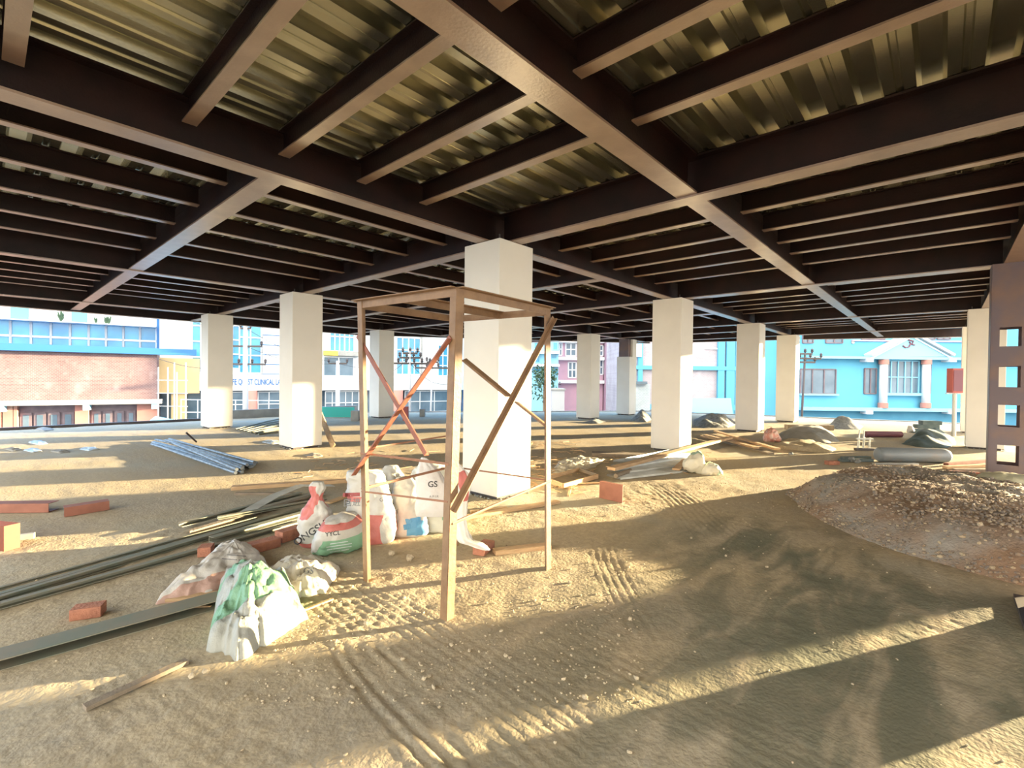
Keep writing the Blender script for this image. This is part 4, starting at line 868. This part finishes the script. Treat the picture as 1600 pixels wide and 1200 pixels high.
# glazed hall above and behind it
FH2 = Facade(FL.o-FL.n*6, FL.t)
b = fthing('glazed_building', FH2, 5, -4.5, 'glazed upper hall with white mullions behind the pink brick building', 'building')
r = FH2.rc(-120, 497, 245, 545); z0 = 3.0; z1 = FH2.hit(120, 505)[1]; s0, s1 = r[0], r[1]
FH2.part('wall', 'glass', b, ((s0, s1, -4.5, z1), -8, 0))
FH2.part('fascia', 'white paint', b, ((s0, s1, z1, z1+2.6), -8, .15))
for u0, u1 in ((18, 46), (113, 137)):
    q = FH2.rc(u0, 480, u1, 500); FH2.part('teal_panel', 'glass teal', b, ((q[0], q[1], z1+.05, z1+2.5), .1, .22))
us = [-14+0, 17, 49, 80, 110, 139, 166, 193, 219, 245]; zm = FH2.hit(120, 530)[1]
for k in range(9):
    a = FH2.rc(us[k], 510, us[k+1], 540); FH2.window(b, (a[0], a[1], z0, z1), 'glass', 'mullion', 1, 2, .13, .12)
for u, h in ((98, .75), (152, .4), (168, .5), (172, .55)):
    q, _ = FH2.hit(u, 500); p = FH2.o+FH2.t*q+FH2.n*.5+Zv*(z1+.02); mm_ = MB()
    for k in range(26): a_ = rr.uniform(0, 6.28); e2 = p+Vector((math.cos(a_)*.25*h, math.sin(a_)*.25*h, rr.uniform(.3, 1.1)*h)); mm_.tube([p, p.lerp(e2, .6)+Zv*.05, e2], [.03, .03, .008], 5)
    mm_.build('roof_plant', M['leaf'], b)
FH2.part('plant_ledge', 'mullion', b, ((s0, s1, z1-.05, z1+.02), 0, .8))
FH2.part('corner_post', 'gutter', b, ((s1, s1+.35, -4.5, z1+3), -8, .2))
# white commercial building
FC = Facade(D(249, 600, 33.6), tl); b = fthing('commercial_building', FC, 8, -4.5, 'white and glass commercial building with a clinic sign, behind the left columns', 'building')
zB0, zB1 = FC.hit(400, 610)[1], FC.hit(400, 585)[1]; sE = FC.hit(728, 600)[0]; ZTOP = 9.0
FC.part('core_wall', 'white paint', b, ((0, sE, zB1, ZTOP), -5, 0)); FC.part('ground_floor_wall', 'glass grey', b, ((0, sE, -4.5, zB0), -5, -.5))
FC.part('sign_band', 'white paint', b, ((FC.hit(300, 600)[0], sE, zB0, zB1), -.5, .45))
q = FC.rc(247, 560, 312, 612); FC.part('cream_wall', 'yellow', b, ((0, q[1], q[2]-.1, q[3]), -.3, .5)); q = FC.rc(268, 612, 292, 652); FC.part('cream_pier', 'yellow', b, ((q[0], q[1], -4.5, zB0), -.5, .3))
for (u0, v0, u1, v1, nx_, nz_) in ((300, 500, 314, 582, 1, 4), (363, 500, 374, 576, 1, 4), (374, 520, 408, 583, 2, 3), (515, 515, 553, 549, 5, 2), (619, 528, 656, 585, 4, 3), (684, 540, 706, 587, 3, 3), (505, 558, 552, 595, 2, 1)):
    r = FC.rc(u0, v0, u1, v1); r = (r[0], r[1], r[2], r[3] if v0 > 520 else ZTOP-.5); FC.window(b, r, 'glass' if v0 != 558 else 'glass grey', 'mullion', nx_, nz_ if v0 > 520 else nz_+2, .09, .12)
q = FC.rc(505, 549, 560, 556); FC.part('yellow_band', 'yellow sign', b, ((q[0], q[0]+(q[1]-q[0])*.38, q[2], q[3]), 0, .5)); FC.part('grey_band', 'concrete', b, ((q[0]+(q[1]-q[0])*.38, q[1], q[2], q[3]), 0, .5))
q = FC.rc(410, 500, 437, 585); FC.part('white_pilaster', 'mullion', b, ((q[0], q[1], zB1, ZTOP), 0, .25)); FC.part('grille', 'gutter', b, *[((q[0], q[1], q[2]+k*.75, q[2]+k*.75+.05), .25, .30) for k in range(7)])
q = FC.rc(657, 500, 659.5, 590); FC.part('downpipe', 'concrete', b, ((q[0], q[1], zB1, ZTOP), 0, .15))
for u0, u1 in ((383, 402), (608, 628)):
    q = FC.rc(u0, 615, u1, 655); c = FC.o+FC.t*((q[0]+q[1])/2)+FC.n*.2; MB().tube([Vector((c.x, c.y, -4.5)), Vector((c.x, c.y, zB0))], (q[1]-q[0])/2, 16).build('round_pillar', M['pink brick'], b, smooth=True)
for u0, u1, n_ in ((316, 362, 2), (363, 381, 1), (403, 437, 2), (508, 560, 5), (632, 700, 3)):
    q = FC.rc(u0, 616, u1, 650); FC.window(b, (q[0], q[1], -4.4, zB0-.12), 'glass grey', 'mullion', n_, 5, .06, .12)
V2, F2 = text_mesh('LIFE QUEST CLINICAL LAB', .62, .03); wdt = max(v.x for v in V2)-min(v.x for v in V2)
sa, _ = FC.hit(357, 597); sb, _ = FC.hit(441, 597); k = (sb-sa)/wdt; zc = FC.hit(400, 597)[1]
o = MB().add([FC.o+FC.t*((sa+sb)/2+v.x*k)+FC.n*(.46+max(0, v.z))+Zv*(zc+v.y*.95) for v in V2], F2).build('sign_letters', M['blue letters'], b); o['label'] = 'blue sign letters'
# terrace with thin railings next to the brick building
tr = thing('terrace_roof', FL.o+FL.t*16-Zv*4.5, 'low grey terrace roof with thin railings between the brick and the white building', 'roof')
pa, pb, pc, pd = G(243, 650, -1.0), G(315, 664, -1.0), G(310, 700, -1.0), G(180, 700, -1.0)
MB().prism([(p.x, p.y) for p in (pa, pb, pc, pd)], -4.5, -1.0).build('roof_slab', M['cyan light'], tr)
m = MB()
for u in (283, 309, 322, 362, 368, 420, 455):
    p = D(u, 640, 27.5); m.tube([Vector((p.x, p.y, -3.5)), Vector((p.x, p.y, .15))], .03, 6)
for z in (.12, -.6, -1.4):
    p, q = D(283, 600, 27.5), D(455, 600, 27.5); m.tube([Vector((p.x, p.y, z)), Vector((q.x, q.y, z))], .025, 6)
m.build('railing', M['mullion'], tr)
m = MB()
for u in (247, 272, 276, 290, 262):
    p = D(u, 640, 29.5); m.tube([Vector((p.x, p.y, -4.5)), Vector((p.x, p.y, 1.7+.3*(u % 3)))], .035, 6)
for z in (.4, 1.2, -.4):
    p, q = D(245, 600, 29.5), D(293, 600, 29.5); m.tube([Vector((p.x, p.y, z)), Vector((q.x, q.y, z))], .025, 6)
m.build('pipe_scaffold', M['pole'], tr)
# buildings in the middle distance, parallel to the picture
def FP(dep, u=800): return Facade(D(u, 600, dep), _R)
def block(name, label, fa, u0, v0, u1, m, deep=8, zt=None):
    q = fa.rc(u0, v0, u1, 640); t = fthing(name, fa, (q[0]+q[1])/2, -4.5, label, 'building'); z = zt or q[3]
    fa.part('wall', m, t, ((q[0], q[1], -4.5, z), -deep, 0)); return t, q
f1 = FP(42); t, q = block('apartment_building', 'pale cyan apartment block with balconies right behind the scaffold', f1, 738, 400, 873, 'cyan light', 3.5)
for u0, v0, u1, v1 in ((835, 535, 845, 548), (864, 535, 871, 547), (835, 553, 843, 566), (862, 553, 870, 560), (835, 575, 845, 582), (862, 576, 872, 584)): f1.window(t, f1.rc(u0, v0, u1, v1), 'glass', 'cyan light', 1, 1)
for v in (549, 569): w = f1.rc(800, v, 873, v+4); f1.part('balcony_slab', 'mullion', t, (w, 0, .8))
f2_ = FP(46); t, q = block('pink_building', 'pink building with white window frames seen between far columns', f2_, 866, 400, 943, 'pink paint', 5)
for u0, v0, u1, v1 in ((870, 536, 878, 555), (884, 536, 900, 556), (888, 566, 900, 590), (932, 540, 942, 556), (932, 562, 942, 585)): f2_.window(t, f2_.rc(u0, v0, u1, v1), 'glass grey', 'mullion', 2, 2, .12)
for v in (531, 558, 594): w = f2_.rc(866, v, 943, v+5); f2_.part('cornice', 'mullion', t, (w, 0, .5))
f3_ = FP(44); t, q = block('orange_striped_building', 'pale building with an orange vertical strip beside the partly cased column', f3_, 951, 400, 985, 'pink paint', 5); w = f3_.rc(953, 480, 960, 580); f3_.part('orange_strip', 'orange', t, (w, 0, .25)); w = f3_.rc(961, 500, 966, 600); f3_.part('white_strip', 'mullion', t, (w, 0, .2))
f4 = FP(31); q = f4.rc(940, 400, 1145, 640); mb2 = brick_mat('lilac brick infill', (.50, .44, .48), (.44, .38, .42), (.52, .50, .54), 3.2, -math.atan2(_R.y, _R.x))
t = fthing('brick_frame_building', f4, 8, -4.5, 'bare brick infill building with cyan concrete frame between the right columns', 'building'); s0 = f4.hit(985, 600)[0]; s1 = f4.hit(1148, 600)[0]
f4.part('brick_wall', mb2, t, ((s0, s1, -4.5, 6), -8, 0))
for u0, u1 in ((996, 1003), (1120, 1130), (1133, 1146)): w = f4.rc(u0, 560, u1, 600); f4.part('frame_post', 'cyan paint', t, ((w[0], w[1], -4.5, 6), 0, .2))
for v0, v1 in ((572, 578), (632, 640)): w = f4.rc(988, v0, 1146, v1); f4.part('frame_beam', 'cyan paint', t, ((s0, s1, w[2], w[3]), 0, .22))
w = f4.rc(985, 538, 1001, 558); f4.part('posted_board', 'mullion', t, (w, .2, .3)); w = f4.rc(1100, 544, 1128, 546); f4.part('white_strip', 'mullion', t, (w, 0, .06))
f5 = FP(27); t = fthing('low_brick_wall', f5, 8, -4.5, 'low whitewashed brick wall behind the partly cased column', 'wall'); w = f5.rc(985, 600, 1016, 640)
f5.part('wall', brick_mat('whitewashed brick', (.62, .72, .76), (.52, .62, .68), (.75, .80, .82), 3.2, -math.atan2(_R.y, _R.x)), t, ((w[0], w[1], -4.5, w[3]), -.4, 0)); w = f5.rc(984, 596, 1010, 600); f5.part('coping', 'glass grey', t, (w, -.5, .2))
t = thing('lean_to_roof', D(1110, 640, 26)-Zv*3, 'low cyan lean-to roof in front of the brick infill building', 'roof'); pA, pB = D(1080, 622, 29), D(1142, 622, 29); pC, pD_ = D(1146, 652, 24), D(1080, 652, 24)
MB().add([pA, pB, pC, pD_]+[p-Zv*.1 for p in (pA, pB, pC, pD_)], [(0, 1, 2, 3), (7, 6, 5, 4), (0, 1, 5, 4), (1, 2, 6, 5), (2, 3, 7, 6), (3, 0, 4, 7)]).build('roof_sheet', M['cyan light'], t)
m = MB(); [m.tube([Vector((D(u, 640, 24.3).x, D(u, 640, 24.3).y, -4.5)), D(u, 650, 24.3)], .05, 6) for u in (1082, 1112, 1144)]; m.build('posts', M['pole'], t)
f6 = FP(31.2); t, q = block('plain_cyan_building', 'plain pale cyan wall left of the villa', f6, 1150, 400, 1226, 'cyan paint', 4)
# villa with pediment
f7 = FP(30, 1380); t, q = block('villa', 'pale cyan villa with a triangular pediment and two white pillars', f7, 1246, 400, 1720, 'cyan paint', 10, 8)
V_ = lambda u0, v0, u1, v1: f7.rc(u0, v0, u1, v1)
w = V_(1255, 559, 1720, 563); f7.part('cornice', 'cyan light', t, ((w[0], w[1], w[2], w[3]), 0, .55)); w = V_(1246, 638, 1720, 643); f7.part('plinth_ledge', 'cyan light', t, (w, 0, .5))
w = V_(1246, 643, 1720, 662); f7.part('base_wall', 'cyan dark', t, ((w[0], w[1], -4.5, w[3]), 0, .05))
for u in (1348, 1475): w = V_(u-5, 561, u+5, 566); f7.part('corbel', 'mullion', t, (w, 0, .65)); w = V_(u-5, 641, u+5, 646); f7.part('corbel', 'mullion', t, (w, 0, .6))
L_, T_, R_2 = f7.hit(1350, 558), f7.hit(1414, 524), f7.hit(1476, 558)
def fpt(s, z, n): return f7.o+f7.t*s+f7.n*n+Zv*z
m = MB(); tri = [L_, R_2, T_]; m.add([fpt(s, z, n) for n in (0, .5) for s, z in tri], [(0, 1, 2), (5, 4, 3), (0, 1, 4, 3), (1, 2, 5, 4), (2, 0, 3, 5)]); ped = m.build('pediment', M['cyan light'], t)
m = MB()
for A2, B2 in ((L_, T_), (T_, R_2)):
    m.beam(fpt(A2[0], A2[1]+.1, .35), fpt(B2[0], B2[1]+.1, .35), .75, .14); m.beam(fpt(A2[0], A2[1]-.12, .53), fpt(B2[0], B2[1]-.12, .53), .06, .08)
m.build('raking_cornice', M['mullion'], t)
m = MB(); pts_ = [(1400, 541), (1404, 544), (1409, 543), (1412, 538), (1410, 535)]; m.tube([fpt(*f7.hit(*p), .53) for p in pts_], .045, 6); m.tube([fpt(*f7.hit(*p), .53) for p in ((1408, 532), (1416, 534), (1414, 539), (1418, 540))], .045, 6)
m.build('pediment_motif', M['maroon'], t)
for u0, u1 in ((1368, 1380), (1434, 1446)):
    w = V_(u0, 563, u1, 637); c = (w[0]+w[1])/2; r_ = (w[1]-w[0])/2; zA, zB2 = f7.hit(u0, 637)[1], f7.hit(u0, 562)[1]
    p = MB().tube([fpt(c, zA, .32), fpt(c, zB2, .32)], r_*.9, 20).build('pillar', M['white paint'], t, smooth=True)
    MB().tube([fpt(c, zA, .32), fpt(c, zA+.32, .32)], r_*1.12, 20).build('pillar_base', M['pink brick'], p); MB().tube([fpt(c, zB2-.30, .32), fpt(c, zB2, .32)], r_*1.1, 20).build('pillar_capital', M['pink brick'], p)
f7.window(t, V_(1250, 577, 1305, 615), 'glass grey', 'shutter', 3, 1, .07, .08); f7.window(t, V_(1350, 576, 1368, 615), 'glass grey', 'shutter', 2, 1, .07, .08)
f7.window(t, V_(1380, 564, 1434, 615), 'glass grey', 'cyan light', 5, 2, .06, .10); f7.window(t, V_(1447, 564, 1453, 615), 'glass grey', 'shutter', 1, 1, .05, .08)
w = V_(1378, 614, 1436, 618); f7.part('window_sill', 'cyan light', t, (w, 0, .3)); w = V_(1248, 615, 1308, 618); f7.part('window_sill', 'cyan light', t, (w, 0, .2))
for u0, u1 in ((1254, 1270), (1290, 1316), (1346, 1382), (1436, 1460), (1464, 1484)): f7.window(t, V_(u0, 500, u1, 536 if u0 < 1330 else 530), 'glass grey', 'shutter', 2, 1, .06, .08)
w = V_(1330, 532, 1512, 534); f7.part('string_course', 'pink paint', t, (w, 0, .12))
c = fpt(*f7.hit(1332, 535), .02); MB().tube([c, c+f7.n*.05], .10, 14).build('round_vent', M['concrete'], t)
# utility poles
def pole(label, u, dep, vt, arms, lean=0, r=.13, m='pole'):
    p = D(u, 600, dep); b0 = Vector((p.x, p.y, -4.5)); top = D(u+lean, vt, dep); t = thing('utility_pole', b0, label, 'pole')
    MB().tube([b0, top], [r*1.2, r*.8], 12).build('pole', M[m], t, smooth=True)
    for v, hw, n_ in arms:
        zz = D(u+lean, v, dep).z; c = Vector((top.x, top.y, zz)); a = MB().beam(c-_R*hw, c+_R*hw, .09, .09).build('crossarm', M['darksteel'], t)
        for k in range(n_):
            x = -hw+2*hw*k/(n_-1) if n_ > 1 else 0; e2 = c+_R*x; MB().lathe(e2+Zv*.04, [(.02, 0), (.05, .05), (.08, .08), (.05, .12), (.075, .16), (.04, .22), (.0, .25)], 10).build('insulator', M['darksteel'], a)
    return t
pole('tall grey utility pole seen between the two left columns', 384, 24, 470, [(502, .9, 3), (513, .25, 2), (541, .8, 3), (569, 1.0, 4)])
pole('short white utility pole left of the scaffold', 528, 26, 564, [(568, .5, 2)], 0, .12, 'mullion')
pole('utility pole with crowded insulators seen through the scaffold', 641, 23, 548, [(552, .35, 3), (559, .5, 4), (568, .95, 6)], 0, .06)
pole('second insulator pole nearer the front scaffold leg', 670, 25, 556, [(566, .3, 2), (575, .9, 4)], 6, .05)
pole('leaning pole with insulators in front of the villa', 1249, 24, 552, [(553, .35, 3), (560, .8, 4), (566, .5, 3)], 9, .06, 'darksteel')
wires = [((384, 541), (528, 568), 24, 26), ((384, 502), (290, 498), 24, 22), ((384, 569), (245, 560), 24, 24), ((528, 568), (641, 560), 26, 23), ((641, 568), (700, 600), 23, 27), ((641, 559), (560, 596), 23, 27), ((384, 513), (528, 566), 24, 26)]
for k, (a, b2, da, db) in enumerate(wires):
    pA, pB = D(*a, da), D(*b2, db); pts = [pA.lerp(pB, i/8)-Zv*(.35*math.sin(math.pi*i/8)) for i in range(9)]
    tag(MB().tube(pts, .012, 5).build('overhead_wire', M['cable']), 'overhead wire, %s' % ('from the tall pole right to the short pole, lower', 'from the tall pole top to the left', 'from the tall pole left past the brick building', 'from the short pole to the crowded insulator pole', 'from the insulator pole down to the right', 'from the insulator pole down to the left', 'from the tall pole right to the short pole, upper')[k], 'wire')
# small things outside
g = D(895, 640, 30); dr = thing('water_drum', (g.x, g.y, -4.5), 'blue plastic drum at the foot of the pink building', 'drum')
MB().lathe((g.x, g.y, -1.75), [(0, 0), (.42, 0), (.45, .06), (.45, 1.2), (.38, 1.35), (.2, 1.42), (0, 1.42)], 20).build('drum_body', M['blue drum'], dr, smooth=True); MB().box(g.x-.5, g.y-.5, -4.5, g.x+.5, g.y+.5, -1.75).build('stand', M['concrete'], dr)
c0 = D(850, 610, 34); tt = thing('street_tree', (c0.x, c0.y, -4.5), 'green street tree in front of the cyan apartment block', 'tree'); m = MB()
for u, v, dep, r_ in ((848, 600, 34, 1.3), (853, 585, 34, .9)):
    c = D(u, v, dep)
    for q_ in range(420):
        d = Vector((rr.gauss(0, 1), rr.gauss(0, 1), rr.gauss(0, 1))).normalized()*r_*rr.random()**.4; s_ = .12; a1 = Vector((rr.uniform(-1, 1), rr.uniform(-1, 1), rr.uniform(-1, 1))).normalized()*s_; a2 = a1.cross(Vector((rr.uniform(-1, 1), .3, 1))).normalized()*s_*.5
        m.add([c+d-a1, c+d+a2, c+d+a1, c+d-a2], [(0, 1, 2, 3)])
m.build('foliage', M['leaf'], tt); MB().tube([Vector((c0.x, c0.y, -4.5)), D(850, 600, 34)], [.12, .05], 8).build('trunk', M['dark wood'], tt)
w = FP(30); t = fthing('grey_container', w, 3, -4.5, 'grey water tank right of the tree, before the cyan block', 'tank'); q = w.rc(862, 610, 882, 640); w.part('tank_body', 'pole', t, ((q[0], q[1], -4.5, q[3]), -1.6, 0)); w.part('tank_lid', 'concrete', t, ((q[0]-.05, q[1]+.05, q[3], q[3]+.12), -1.65, .05))
